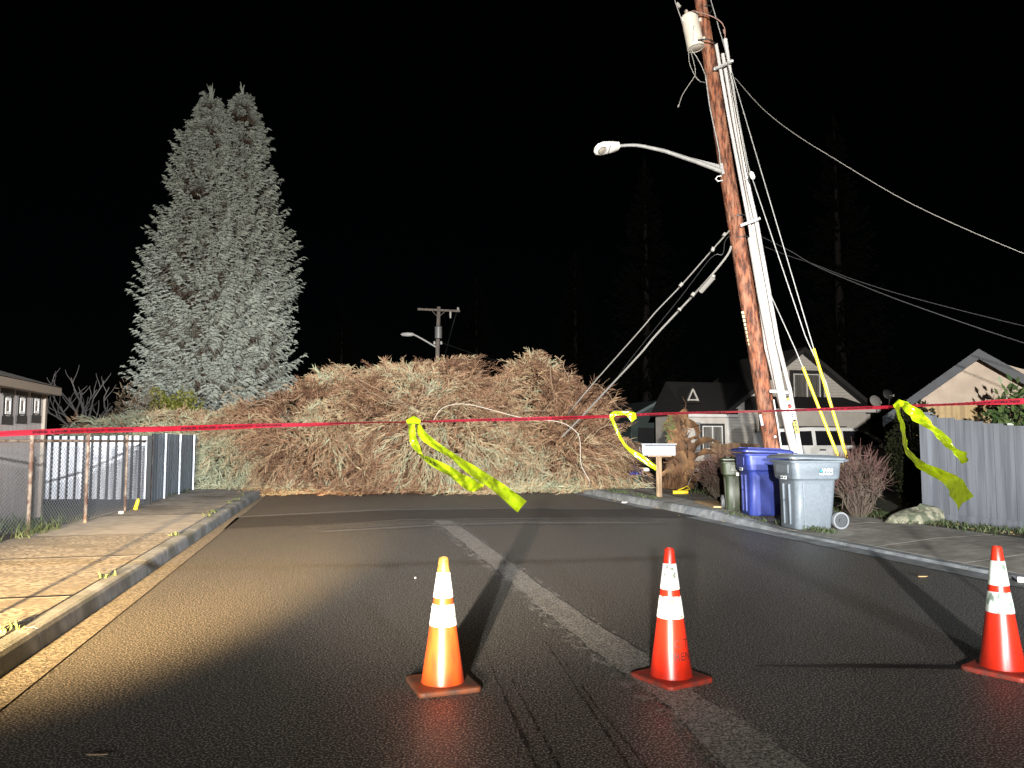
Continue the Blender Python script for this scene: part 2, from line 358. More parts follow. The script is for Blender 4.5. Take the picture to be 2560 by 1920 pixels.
sheet('road_worn_line', pxpoly(jag([(900, 1307), (1016, 1300), (1280, 1297.5), (1622, 1295)], .4, 14)+list(reversed(jag([(900, 1305.5), (1016, 1298), (1280, 1295.5), (1622, 1293.5)], .5, 14))), .013), .013, crackpale)
sheet('shadow_line', pxpoly([(1890, 1662), (2150, 1660), (2430, 1663), (2700, 1664), (2700, 1674), (2430, 1673), (2150, 1670), (1890, 1665)], .009), .009, tar_and_shadow)  # dark strip painted in place of the long shadow right of the middle cone
shadow_film = M('shadow_streak_film', (.006, .006, .006), .5)  # dark film painting the cast shadows of wires and tape onto the road
_t = shadow_film.node_tree; _n = _t.nodes.new('ShaderNodeTexNoise'); _n.inputs['Scale'].default_value = 40; _n.inputs['Detail'].default_value = 6
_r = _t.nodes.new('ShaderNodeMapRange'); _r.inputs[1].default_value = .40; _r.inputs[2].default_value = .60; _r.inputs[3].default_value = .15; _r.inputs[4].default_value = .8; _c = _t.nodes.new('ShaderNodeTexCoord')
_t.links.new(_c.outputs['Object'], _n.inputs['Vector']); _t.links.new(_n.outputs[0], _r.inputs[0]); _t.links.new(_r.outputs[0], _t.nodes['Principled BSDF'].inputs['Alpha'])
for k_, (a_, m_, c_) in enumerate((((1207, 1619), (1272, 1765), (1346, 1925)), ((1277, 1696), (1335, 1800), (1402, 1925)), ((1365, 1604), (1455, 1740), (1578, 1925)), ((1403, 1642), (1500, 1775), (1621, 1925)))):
    l_ = [a_, m_, c_]; sheet('shadow_streak', pxpoly(jag([(x-1-i_*2.2, y) for i_, (x, y) in enumerate(l_)], 1.2)+list(reversed(jag([(x+1+i_*2.2, y) for i_, (x, y) in enumerate(l_)], 1.2))), .011+.001*k_), .011+.001*k_, shadow_film)
# ------------------------------------------------------------------ grass, weeds, litter
def tufts(name, pts, mat, h=(.05, .16), n=30, spread=.08, wdt=.005, label=None):
    A = Acc(); pts = np.array([[p[0], p[1], p[2]] for p in pts]); N = len(pts)*n
    base = np.repeat(pts, n, 0)+np.c_[rng.normal(0, spread, (N, 2)), np.zeros(N)]
    hh = rng.uniform(*h, N); d = nrm(np.c_[rng.normal(0, .35, (N, 2)), np.ones(N)]); bend = np.c_[rng.normal(0, .5, (N, 2)), -.15*np.ones(N)]
    t = np.array([0, .4, .75, 1.0]); P = base[:, None]+(d[:, None]*t[None, :, None]+bend[:, None]*(t**2)[None, :, None]*.6)*hh[:, None, None]
    a = rng.uniform(0, 2*np.pi, N); S = np.c_[np.cos(a), np.sin(a), np.zeros(N)]
    V, F = strips(P, np.array([1, .9, .6, .08])*wdt, S); A.add(V, F, np.repeat(rng.random(N), 3))
    return tag(A.build(name, mat), kind='stuff', label=label)
def scat(n, f, s0, s1, j=.1, z=.14): return [RF(f(q)+random.uniform(-j, j), q, z) for q in (random.uniform(s0, s1) for _ in range(n))]
tufts('grass', scat(26, lambda s: L_fence(s)+.08, 6, 12.5, .1)+scat(22, lambda s: L_fence(s)-.25, 6, 14, .3), grassm, (.08, .30), 26, .07, .006)
tufts('grass', scat(26, lambda s: L_fence(s)-.02, 12, 22, .1), grassm, (.04, .14), 14, .06, .008)
tufts('weeds', scat(8, lambda s: L_back(s)-.0, 6.5, 19, .015, .15)+[G(35, 1572, .15), G(15, 1580, .15)], grassm, (.02, .07), 14, .04, .008)
tufts('grass', scat(200, lambda s: 9.15, 3, 14, .45, .14), grassm, (.03, .09), 22, .10, .007)
tufts('grass', scat(40, lambda s: 8.95, 14, 17.5, .3, .14), grassm, (.05, .22), 22, .12, .008)
tufts('weeds', scat(18, lambda s: 6.98, 15.5, 18.4, .08, .15)+scat(26, lambda s: 6.93, 9.5, 13.6, .04, .10), grassm, (.03, .10), 16, .06, .008)
A = Acc(); N = 900
q = rng.uniform(3, 13, N); tt = 8.85+np.abs(rng.normal(0, .28, N)); c = np.array([RF(a, b_, .15) for a, b_ in zip(tt, q)])
c = np.concatenate([c, np.array([RF(6.6+random.gauss(0, .12), random.uniform(12, 18), .02) for _ in range(60)])]); N = len(c)
u = nrm(rng.normal(0, 1, (N, 3))*np.array([1, 1, .25])); S = nrm(np.cross(u, np.array([0, 0, 1.])))
P = c[:, None]+u[:, None]*(np.array([-.5, 0, .5])*.06)[None, :, None]; V, F = strips(P, np.array([.2, 1, .1])*.018, S)
A.add(V, F, np.repeat(rng.random(N), 2)); tag(A.build('fallen_leaves', litterm), kind='stuff')
# needles and twigs shed on the road in front of the tree
A = Acc(); N = 2600; xs = rng.uniform(540, 1560, N); c = []
for x in xs:
    p = G(x, 1238-(x-640)*.012+abs(random.gauss(0, 4))-3, .004); c.append(p)
c = np.array([list(p) for p in c]); a = rng.uniform(0, 6.28, N); u = np.c_[np.cos(a), np.sin(a), rng.uniform(0, .2, N)]; S = np.c_[-np.sin(a), np.cos(a), np.zeros(N)]
P = c[:, None]+u[:, None]*(np.array([0, .6, 1])*.16)[None, :, None]+np.array([0, 0, .006]); V, F = strips(P, np.array([.8, 1, .2])*.008, S)
A.add(V, F, np.repeat(rng.random(N)*.4, 2)); tag(A.build('twig_litter', brownfol), kind='stuff')
# ------------------------------------------------------------------ fallen tree
PX = [170, 250, 330, 415, 478, 529, 580, 663, 719, 760, 810, 880, 966, 1044, 1067, 1113, 1168, 1203, 1215, 1255, 1267, 1287, 1316, 1335, 1365, 1394, 1400, 1437, 1480, 1505, 1520, 1535, 1548]
PY = [1065, 1045, 1030, 1030, 1028, 1024, 1014, 990, 975, 950, 925, 912, 896, 899, 912, 890, 893, 899, 925, 925, 905, 892, 894, 872, 888, 905, 935, 938, 950, 971, 1009, 1060, 1150]
YB = 21.6
ft = thing('fallen_tree', 'huge uprooted brown cedar lying right across the road', 'fallen tree', G(1100, 1200))
inv = Vector(ft.location)
def mound(xs): return np.interp(xs, PX, PY)
def place(N, rlo, rhi, flo=-5, fhi=108, xr=(180, 1548)):
    xs = rng.uniform(*xr, N); top = mound(xs)
    yc = 22.6+(xs-1000)*.0012; hd = np.where(xs < 640, 1.4, 2.2)
    X = (xs-1280)/FPX*yc; H = CH+(1104-top)/FPX*yc
    zb = np.interp(xs, [170, 430, 480, 540, 620], [1.5, 1.35, .75, .2, 0])
    f = np.radians(rng.uniform(flo, fhi, N)); r = rng.uniform(rlo, rhi, N)
    r = r*(1+.16*np.sin(xs*.021+3*np.sin(f*3))+.12*np.sin(xs*.053+f*5)+.08*np.sin(xs*.11-f*8)); r = np.minimum(r, 1.0)
    Y = yc-hd*r*np.cos(f); Z = zb+(H-.30-zb)*np.clip(r*np.sin(np.maximum(f, 0))**.75, 0, 1.05)
    low = f < 0; Z[low] = zb[low]+rng.uniform(0, .5, low.sum())
    X = X*(1+(Y-yc)/yc)   # keep the plan outline while the front comes nearer
    return np.c_[X, Y, Z], f, xs, (Z-zb)/np.maximum(H-zb, .1)
def vnoise(P, s, seed):
    r = np.random.default_rng(seed); out = np.zeros(len(P))
    for k in range(5):
        d = nrm(r.normal(0, 1, 3)); out += np.sin(P@d*s*(1+.6*k)+r.uniform(0, 6))
    return out/2.2
A = Acc()
def fronds(N, rlo, rhi, Lr, nt, wd, flo=-5, fhi=108, xr=(180, 1548)):
    P0, f, xs, hz = place(N, rlo, rhi, flo, fhi, xr)
    n1, n2, n3 = vnoise(P0, 1.1, 1), vnoise(P0, 1.3, 2), vnoise(P0, 1.0, 3)
    out = np.c_[np.zeros(N), -np.cos(f), np.sin(f)]
    swirl = np.c_[n1*1.0-.25, n2*.3, n3*.6]
    d0 = nrm(out*.75+swirl*.9+rng.normal(0, .38, (N, 3))+np.c_[np.zeros(N), np.zeros(N), (hz-.30)*1.5])
    Ln = rng.uniform(*Lr, N)*np.where(hz > .8, .6, 1)*np.where(xs < 560, .7, 1)
    droop = np.c_[n2*.35, np.zeros(N), -(.35+.75*(1-hz))]
    side1 = nrm(np.cross(d0, rng.normal(0, 1, (N, 3))))
    t = np.linspace(0, 1, 6)
    P = P0[:, None]+(d0[:, None]*t[None, :, None]+(droop+side1*rng.uniform(.2, .95, (N, 1)))[:, None]*(t**2)[None, :, None])*Ln[:, None, None]
    P[..., 2] = np.maximum(P[..., 2], rng.uniform(.015, .25, (N, 1)))
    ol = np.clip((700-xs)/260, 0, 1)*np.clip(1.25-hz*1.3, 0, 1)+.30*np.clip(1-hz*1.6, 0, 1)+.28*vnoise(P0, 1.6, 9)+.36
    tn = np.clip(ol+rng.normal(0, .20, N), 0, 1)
    view = nrm(P0-np.array([0, 0, CH])); S = nrm(np.cross(d0, view)+rng.normal(0, .25, (N, 3)))
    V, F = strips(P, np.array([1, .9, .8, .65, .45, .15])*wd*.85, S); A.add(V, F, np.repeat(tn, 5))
    for k in range(nt):
        u = .12+.86*(k+rng.random(N))/nt; i = np.minimum((u*5).astype(int), 4); fr = (u*5-i)[:, None]
        ar = np.arange(N); b0 = P[ar, i]*(1-fr)+P[ar, i+1]*fr; dd = nrm(P[ar, i+1]-P[ar, i])
        sd = nrm(np.cross(dd, rng.normal(0, 1, (N, 3)))); l2 = Ln*rng.uniform(.16, .36, N)*(1.15-u*.6)
        t2 = np.array([0, .5, 1.]); d2 = nrm(dd*.8+sd*.75)
        Q = b0[:, None]+(d2[:, None]*t2[None, :, None]+(dd*.4+np.array([0, 0, -.15]))[:, None]*(t2**2)[None, :, None])*l2[:, None, None]
        Q[..., 2] = np.maximum(Q[..., 2], .015)
        S2 = nrm(np.cross(d2, view)+rng.normal(0, .3, (N, 3)))
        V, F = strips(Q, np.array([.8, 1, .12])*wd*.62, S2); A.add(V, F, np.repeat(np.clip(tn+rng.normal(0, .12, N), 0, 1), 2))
fronds(5600, .78, 1.03, (.40, 1.0), 18, .0115)
fronds(2000, .45, .8, (.5, 1.2), 8, .026)
fronds(1600, .88, 1.0, (.5, 1.1), 12, .017, 60, 112)
fronds(1100, .6, 1.0, (.35, .8), 11, .017, -5, 112, (170, 640))
A.V = [v-np.array(inv) for v in A.V]
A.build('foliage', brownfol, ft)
# dense shaded interior, so the sky does not show through
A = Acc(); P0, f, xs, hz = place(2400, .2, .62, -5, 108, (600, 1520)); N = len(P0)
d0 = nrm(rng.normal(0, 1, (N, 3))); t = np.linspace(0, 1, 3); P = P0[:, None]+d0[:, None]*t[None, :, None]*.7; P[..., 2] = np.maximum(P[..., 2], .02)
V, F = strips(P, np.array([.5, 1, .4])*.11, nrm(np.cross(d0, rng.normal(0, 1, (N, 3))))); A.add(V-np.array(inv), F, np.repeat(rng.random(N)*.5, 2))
A.build('inner_foliage', brownfol, ft)
# trunk and pale limbs
b = MB(); tr = [at(1700, 1150, 22.3), at(1500, 1120, 22.6), at(1200, 1110, 22.8), at(900, 1110, 22.8), at(600, 1090, 22.4), at(300, 1070, 22)]
b.tube([p-inv for p in tr], [.34, .3, .24, .18, .11, .04], 10); b.build('trunk', barkm, ft, True)
def rlimb(px0, px1, n=7, depth=20.2, r=.02, arch=.25):
    a = at(*px0, depth+.4); c = at(*px1, depth-.1); L = (c-a).length; pts = []
    o1 = random.uniform(-.2, .2)
    for i in range(n):
        f = i/(n-1); pts.append(a.lerp(c, f)+Vector((random.gauss(0, .02), random.gauss(0, .03), arch*L*math.sin(math.pi*f)+o1*L*math.sin(2*math.pi*f)*.4)))
    return pts
limbs = [((1090, 940), (1240, 1050)), ((1020, 930), (1110, 985)), ((1240, 955), (1300, 1010)), ((1370, 900), (1385, 1000)), ((1350, 1000), (1290, 1035)), ((900, 950), (1010, 1010)), ((760, 1000), (900, 1060)), ((600, 1160), (720, 1140)), ((560, 1225), (700, 1190)), ((1480, 960), (1560, 1030)), ((1490, 1080), (1560, 1060)), ((1485, 1110), (1560, 1130)), ((1180, 1110), (1060, 1090)), ((1060, 960), (1010, 1070)), ((820, 1230), (940, 1205)), ((480, 1070), (560, 1060)), ((430, 1035), (330, 1030)), ((1340, 1140), (1420, 1165)), ((1250, 1110), (1180, 1090)), ((1520, 1150), (1440, 1180)), ((660, 1085), (760, 1075)), ((980, 1000), (1080, 1040)), ((700, 1010), (600, 1030)), ((1385, 890), (1425, 960)), ((1330, 870), (1380, 905))]
big_limbs = [((1420, 1180), (1100, 1010)), ((1250, 1130), (960, 950)), ((900, 1150), (600, 1060)), ((820, 1200), (520, 1150))]
limbs += [((random.uniform(520, 1540),) + (random.uniform(960, 1210),),) for _ in range(55)]
for L_ in limbs:
    if len(L_) == 1:
        a = L_[0]; ang = random.uniform(0, 6.28); ln = random.uniform(45, 120); L_ = (a, (a[0]+ln*math.cos(ang), a[1]+ln*.55*math.sin(ang)))
    big = random.random(); bb = MB(); pts = rlimb(*L_, depth=20.35-.4*(L_[0][0] < 560), arch=random.uniform(-.2, .25))
    r0 = random.uniform(.010, .022)
    bb.tube([p-inv for p in pts], [r0*(1-.7*i/6) for i in range(7)], 5)
    k = random.randint(2, 5); c = pts[k]; d = (pts[-1]-pts[0])
    e = c+Vector((d.x*.3, -.1, abs(d.x)*.3*random.choice((-1, 1)))); bb.tube([c-inv, (c+e)/2-inv+Vector((0, 0, .03)), e-inv], [r0*.6, r0*.4, r0*.2], 4)
    bb.build('limb', limbm, ft, True)
for i_, (a_, c_) in enumerate(big_limbs):
    b = MB(); pts = rlimb(a_, c_, 9, 21.0, arch=random.uniform(-.08, .14)); b.tube([p-inv for p in pts], [.05*(1-.8*i/8) for i in range(9)], 7)
    for k in (3, 5, 6): 
        c = pts[k]; e = c+Vector((random.uniform(-.5, .3), -.25, random.uniform(.1, .5)))
        b.tube([c-inv, c.lerp(e, .5)-inv+Vector((0, 0, .05)), e-inv], [.022, .015, .006], 5)
    b.build('limb', limbm, ft, True)
# snapped trunk with long splinters at the right-hand end
bp = at(1695, 1205, 20.6); bp.z = .13
sn = thing('snapped_trunk', 'torn splintered brown tree trunk standing behind the white mailbox', 'broken trunk', bp)
b = MB(); rings = []; prof = [(0, .50), (.35, .42), (.7, .46), (.95, .40), (1.15, .30), (1.35, .24), (1.55, .20), (1.8, .22), (2.0, .17), (2.12, .06)]
offx = [0, 0, .02, -.02, -.05, -.08, -.02, .10, .16, .22]
for (z, r), ox in zip(prof, offx):
    ring = []; r *= .80
    for j in range(22):
        a = 2*math.pi*j/22; rr = r*(1+.16*math.sin(3*a+z*2)+.10*math.sin(7*a+z*5)+random.uniform(-.07, .07))
        ring.append(Vector((ox+rr*math.cos(a), rr*math.sin(a)*.8, z)))
    rings.append(ring)
b.loft(rings); b.build('stump_body', splint, sn)
b = MB()
def shard(b, p, d, L, wd, th=.05):
    p = Vector(p); d = Vector(d).normalized(); u = d.cross(Vector((0, 1, .15))).normalized(); v = d.cross(u)
    rings = []
    for i in range(7):
        f = i/6; k = wd*(1-f)**.8*(1+.28*math.sin(f*11+L*9)); c = p+d*L*f+u*(.10*math.sin(f*6+L*5)*L)
        tt = th*(1-f*.8)
        rings.append([c+u*(k*(.8+random.uniform(-.25, .25)))+v*tt*.3, c+v*tt, c-u*(k*(.8+random.uniform(-.25, .25))), c-v*tt])
    b.loft(rings)
for p, d, L, wd in [((.2, -.3, 1.15), (1, -.1, .16), .95, .16), ((.2, -.35, .95), (1, -.1, -.05), .8, .17), ((.2, -.3, .75), (.9, -.2, -.25), .75, .15), ((.1, -.4, .45), (.8, -.2, -.2), .75, .17), ((.0, -.4, .3), (.9, -.2, -.1), .6, .2), ((-.1, -.3, 1.2), (-.6, -.1, -.5), .6, .18), ((.16, -.1, 2.0), (.5, -.1, -.9), .95, .13), ((.0, -.1, 1.95), (-.8, -.1, -.5), .55, .14), ((.22, 0, 2.05), (-.05, 0, 1), .42, .035), ((.05, -.15, 1.6), (.4, -.1, -.7), .5, .10), ((-.2, -.3, .8), (-.9, -.1, .25), .5, .14), ((-.1, -.35, .5), (-1, -.2, -.1), .6, .17), ((.3, -.2, 1.3), (.75, 0, .5), .45, .07), ((.15, -.25, 1.75), (.9, -.1, -.25), .42, .12), ((.4, -.3, .6), (.9, -.1, .2), .5, .08), ((0, -.4, 1.0), (.2, -.2, -.9), .9, .22), ((.1, -.42, .7), (-.3, -.1, -.9), .6, .18)]:
    shard(b, p, d, L, wd, .07)
for _ in range(34):
    z = random.uniform(.2, 1.9); an = random.uniform(-2.9, -.2); r_ = .30 if z < 1.2 else .14
    shard(b, (r_*math.cos(an)*.8+.05*(z > 1.2), r_*math.sin(an)*.8, z), (math.cos(an)*random.uniform(.2, 1), -.25, random.uniform(-.9, .8)), random.uniform(.25, .55), random.uniform(.04, .11), .04)
b.build('splinters', splint, sn)
b = MB()
for _ in range(12): shard(b, (-.16+random.uniform(-.07, .07), -.20+random.uniform(-.03, .03), 1.25+random.uniform(0, .5)), (random.uniform(-.5, .1), -.1, random.uniform(-.5, 1)), .30, .09, .04)
b.build('moss_patch', moss, sn)
# ------------------------------------------------------------------ spruces
def conifer(name, label, base, H, Rb, mat, nb, sub, seed, wd=.045, group=None, narrow=.85, full=.5, tips=3, lay=.6):
    r = np.random.default_rng(seed); t0 = thing(name, label, 'tree', base, 0, group)
    A = Acc(); N = nb; nl = max(12, int(H/lay)); ly = np.floor(r.random(N)**.95*nl)
    hf = (ly+r.normal(0, .13, N))/nl; hf = np.clip(hf, 0, .995); z = .03*H+hf*.965*H
    a = (np.floor(r.random(N)*11)/11*2*np.pi+ly*2.4)+r.normal(0, .13, N)
    lobe = 1+.06*np.sin(3*a+z*1.1+seed)+.07*np.sin(5*a-z*1.9)
    rad = Rb*np.clip(((1-hf)/full)**narrow, 0, 1.0)*lobe*r.uniform(.62, 1.05, N)+.07
    D = np.c_[np.cos(a), np.sin(a), np.zeros(N)]; k = 7; t = np.linspace(0, 1, k)
    lift = np.where(hf > .97, .55, -.22+.30*hf)
    P = np.zeros((N, k, 3)); P[..., 2] = z[:, None]; P += D[:, None]*t[None, :, None]*rad[:, None, None]
    P[..., 2] += rad[:, None]*(lift[:, None]*t[None]-.17*np.sin(np.pi*t)[None]+.10*t[None]**3)
    S = np.c_[-D[:, 1], D[:, 0], np.zeros(N)]
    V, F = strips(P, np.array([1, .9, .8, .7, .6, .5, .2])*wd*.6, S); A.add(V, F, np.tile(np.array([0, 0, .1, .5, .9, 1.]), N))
    for j in range(sub):
        u = .25+.75*(j+r.random(N))/sub; i = np.minimum((u*(k-1)).astype(int), k-2); fr = (u*(k-1)-i)[:, None]; ar = np.arange(N)
        b0 = P[ar, i]*(1-fr)+P[ar, i+1]*fr; dd = nrm(P[ar, i+1]-P[ar, i]); sgn = np.where(r.random(N) < .5, -1, 1)[:, None]
        l2 = (.20+.20*rad*(1.08-u))*r.uniform(.7, 1.25, N)
        d2 = nrm(dd*.9+S*sgn*r.uniform(.25, 1.1, (N, 1))+np.c_[np.zeros((N, 2)), r.uniform(-.75, -.05, N)])
        t2 = np.array([0, .35, .7, 1.]); Q = b0[:, None]+(d2[:, None]*t2[None, :, None]+np.array([0, 0, -.42])*(t2**2)[None, :, None])*l2[:, None, None]
        S2 = nrm(np.cross(d2, np.array([0, -1., .5]))+r.normal(0, .2, (N, 3)))
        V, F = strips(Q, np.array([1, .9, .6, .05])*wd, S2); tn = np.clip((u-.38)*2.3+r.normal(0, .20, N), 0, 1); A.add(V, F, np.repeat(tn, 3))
        for m_ in range(tips):
            sg = 1 if m_ % 2 else -1; q0 = Q[:, 1+(m_ % 2)]*(.6)+Q[:, 1]*.4; l3 = l2*r.uniform(.3, .55, N)
            d3 = nrm(d2*.8+np.cross(d2, [0, 0, 1.])*sg*.7+np.array([0, 0, -.45])*(m_ == 2)+r.normal(0, .25, (N, 3)))
            Q3 = q0[:, None]+d3[:, None]*np.array([0, .5, 1.])[None, :, None]*l3[:, None, None]
            V, F = strips(Q3, np.array([.8, .65, .05])*wd*.85, nrm(np.cross(d3, np.array([0, -1., .3]))+r.normal(0, .2, (N, 3)))); A.add(V, F, np.repeat(np.clip(tn+.05, 0, 1), 2))
    K = 26; zz = H*(1-r.random(K)*.035); d4 = nrm(np.c_[r.normal(0, .22, (K, 2)), np.ones(K)]); Q4 = np.c_[np.zeros((K, 2)), zz][:, None]+d4[:, None]*np.array([0, .5, 1.])[None, :, None]*r.uniform(.25, .6, (K, 1))[:, :, None]
    V, F = strips(Q4, np.array([1, .7, .1])*wd, np.tile([1., 0, 0], (K, 1))); A.add(V, F, np.full(K*2, .9))
    A.build('crown', mat, t0)
    b = MB(); b.tube([(0, 0, -.1), (0, 0, H*.5), (0, 0, H*.98)], [H*.018+.03, H*.011, .02], 8); b.build('trunk', barkm if mat is sprucem else darktrunk, t0, True)
    return t0
darktrunk = M('dark_bark', (.006, .004, .003), .9)
SY = 36.0
def sp(px, topy, Y): p = at(px, 1104, Y); return Vector((p.x, p.y, 0)), at(px, topy, Y).z
b1, h1 = sp(502, 228, SY); b2, h2 = sp(582, 226, SY+.8)
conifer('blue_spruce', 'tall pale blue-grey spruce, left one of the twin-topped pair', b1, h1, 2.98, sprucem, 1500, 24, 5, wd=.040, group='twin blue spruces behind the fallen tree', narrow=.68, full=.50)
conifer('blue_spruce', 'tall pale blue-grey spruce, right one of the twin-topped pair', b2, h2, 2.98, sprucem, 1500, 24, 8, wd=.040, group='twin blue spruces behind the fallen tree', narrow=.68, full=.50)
for i, (px, ty, Y, rb, lab) in enumerate([(1620, 410, 62, 5.2, 'dim tall conifer behind the street lamp arm, left of the leaning pole'), (2110, 300, 60, 5.5, 'dim tall conifer behind the wires right of the leaning pole'), (1190, 700, 85, 5, 'faint dark conifer behind the distant utility pole'), (1440, 640, 80, 4.5, 'faint dark conifer above the right end of the fallen tree'), (850, 760, 90, 4.5, 'faint dark conifer just right of the blue spruces')]):
    bb_, hh_ = sp(px, ty, Y); conifer('dark_conifer', lab, bb_, hh_, rb, darkfol, 420, 11, 20+i, wd=.10, group='dark conifers in the far background', narrow=.8, full=.9, tips=1)
# bare tree on the left
def branch(b, p, d, L, r, lev):
    n = 5; pts = [p]; q = p.copy(); dd = d.copy()
    for i in range(n):
        dd = (dd+Vector((random.gauss(0, .16), random.gauss(0, .12), random.gauss(.06, .12)))).normalized(); q = q+dd*L/n; pts.append(q.copy())
    b.tube(pts, [r*(1-.6*i/n) for i in range(n+1)], 5)
    if lev > 0:
        for k in range(3 if lev > 1 else 2):
            i = random.randint(2, n); e = (dd+Vector((random.choice((-1, 1))*random.uniform(.4, 1.0), random.gauss(0, .3), random.uniform(.1, .7)))).normalized()
            branch(b, pts[i], e, L*random.uniform(.5, .75), r*.55, lev-1)
btb = at(195, 1104, 27); btb.z = 0
bt = thing('bare_tree', 'dim leafless tree with crooked branches beside the blue spruces', 'tree', btb)
b = MB(); b.tube([(0, 0, -.1), (.05, 0, 1.0), (0, 0, 1.9)], [.16, .13, .11], 8); b.build('trunk', polegrey, bt, True)
b = MB()
for d, L in [((.15, 0, 1), 1.5), ((-.25, 0, 1), 1.4), ((.8, 0, .6), 1.6), ((-.9, 0, .45), 1.7), ((.45, .2, .9), 1.4), ((-.6, 0, .9), 1.2), ((.9, 0, .25), 1.2)]:
    branch(b, Vector((0, 0, 1.6)), Vector(d).normalized(), L, .05, 2)
b.build('branches', M('dim_bark', (.11, .10, .095), .9), bt, True)
# ------------------------------------------------------------------ shrubs
def twig_bush(name, label, base, H, Wd, n, mat, r=.004, group=None, lean=0):
    t0 = thing(name, label, 'shrub', base, 0, group); A = Acc(); N = n
    a = rng.uniform(0, 6.28, N); sp_ = rng.uniform(.05, 1, N)**.6*Wd; P0 = np.c_[np.cos(a)*sp_*.22, np.sin(a)*sp_*.22, np.zeros(N)]
    E = np.c_[np.cos(a)*sp_+lean, np.sin(a)*sp_, H*rng.uniform(.6, 1.05, N)*(1-.28*(sp_/Wd)**2)]
    t = np.linspace(0, 1, 6); wob = rng.normal(0, .085, (N, 6, 3)); wob[:, 0] = 0
    P = P0[:, None]*(1-t)[None, :, None]+E[:, None]*t[None, :, None]+wob*Wd; P[..., 2] += (np.sin(np.pi*t)*.08*H)[None]
    S = nrm(np.c_[np.ones(N), rng.normal(0, .4, (N, 2))]); V, F = strips(P, np.array([2.2, 1.8, 1.4, 1.1, .8, .4])*r, S)
    A.add(V, F, np.tile(np.array([0, 0, .05, .3, .8]), N))
    for j in range(7):
        u = rng.uniform(.3, .95, N); i = np.minimum((u*5).astype(int), 4); ar = np.arange(N); q0 = P[ar, i]; dd = nrm(P[ar, i+1]-P[ar, i])
        d2 = nrm(dd+rng.normal(0, .55, (N, 3))); l = H*rng.uniform(.08, .24, N)
        Q = q0[:, None]+d2[:, None]*np.array([0, .5, 1.])[None, :, None]*l[:, None, None]; V, F = strips(Q, np.array([1, .8, .3])*r, nrm(np.cross(d2, [0, -1., .1])+1e-3))
        A.add(V, F, np.repeat(np.clip(u*1.3-.62+rng.normal(0, .12, N), 0, 1), 2))
    A.build('twigs', mat, t0); return t0
p = at(1810, 1104, 16.4); p.z = .13; twig_bush('twig_shrub', 'leafless red-twigged shrub behind the green bin, nearer the mailbox', p, 1.15, .72, 200, redtwig, .006, 'red twig shrubs')
p = G(2148, 1290, .14); twig_bush('twig_shrub', 'leafless twiggy shrub with red tips right of the grey bin', p, 1.22, .55, 190, redtwig, .0055, 'red twig shrubs')
def leaf_shrub(name, label, base, dims, n, mat, leaf=(.06, .03), cat='shrub'):
    t0 = thing(name, label, cat, base); A = Acc(); N = n
    u = nrm(rng.normal(0, 1, (N, 3))); rr = rng.uniform(.55, 1, N)[:, None]*(1+.18*np.sin(u[:, :1]*7+u[:, 2:]*5))
    C = u*rr*np.array(dims)/2+np.array([0, 0, dims[2]/2]); C[:, 2] = np.maximum(C[:, 2], .03)
    d = nrm(u+rng.normal(0, .8, (N, 3))); P = C[:, None]+d[:, None]*(np.array([0, .5, 1.])*leaf[0])[None, :, None]
    V, F = strips(P, np.array([.3, 1, .1])*leaf[1], nrm(np.cross(d, rng.normal(0, 1, (N, 3))))); A.add(V, F, np.repeat(rng.random(N), 2))
    A.build('leaves', mat, t0)
    b = MB()
    for _ in range(6): b.tube([(random.uniform(-.05, .05), random.uniform(-.05, .05), -.05), (random.uniform(-.3, .3)*dims[0], random.uniform(-.3, .3)*dims[1], dims[2]*.8)], [.02, .006], 5)
    b.build('stems', barkm, t0); return t0
p = at(425, 1104, 29); p.z = .1; leaf_shrub('shrub', 'yellow-green leafy shrub at the foot of the blue spruces', p, (2.5, 1.8, 3.2), 5000, yelshrub, (.13, .045))
p = at(335, 1104, 27); p.z = .1; leaf_shrub('shrub', 'brownish tangled shrub between bare tree and yellow-green shrub', p, (1.8, 1.6, 3.3), 1500, M('brown_shrub', (.12, .09, .05), .8, (.22, .16, .11), tint=True), (.22, .014))
p = at(255, 1104, 24); p.z = .1; leaf_shrub('shrub', 'low dim weedy shrub behind the left fence corner', p, (2.2, 1.2, 1.9), 900, M('weed_shrub', (.05, .06, .03), .8, (.16, .13, .10), tint=True), (.22, .012))
p = at(2285, 1104, 14.3); p.z = .13; leaf_shrub('hedge_shrub', 'dark upright evergreen hedge left of the grey board fence', p, (.78, 1.0, 1.95), 9000, hedgem, (.06, .025), 'hedge')
p = at(2560, 1104, 14.2); p.z = .13; leaf_shrub('rhododendron', 'glossy green leafy shrub in front of the tan garage window', p, (1.3, .9, 2.35), 1300, leafm, (.15, .035))
# ------------------------------------------------------------------ left shed
def house_frame(px, py_or_none, Y, z=.13): p = at(px, 1104, Y); p.z = z; return p
cshed = G(97, 1290, .15); cshed.z = .13
sh = thing('garden_shed', 'pale shed with brown hipped roof and three small square windows', 'shed', cshed, YAW)
WH = 2.03; Ls = 9.0; Ds = 5
b = MB(); b.box((-Ds/2, -Ls/2+.0, WH/2), (Ds, Ls, WH)); b.build('wall', shed_paint, sh)
b = MB(); e = .20; zt = WH; b.box((-Ds/2, -Ls/2, zt+.065), (Ds+2*e, Ls+2*e, .13)); b.build('fascia_board', M('shed_fascia', (.20, .16, .12), .7), sh)
b = MB(); x0, x1, y0, y1 = -Ds-e-.02, e+.02, -Ls-e-.02, e+.02; zr = zt+.135
b.add([(x0, y0, zr), (x1, y0, zr), (x1, y1, zr), (x0, y1, zr), ((x0+x1)/2, y0+2.6, zr+.85), ((x0+x1)/2, y1-2.9, zr+.85)], [(0, 1, 4), (1, 2, 5, 4), (2, 3, 5), (3, 0, 4, 5), (3, 2, 1, 0)])
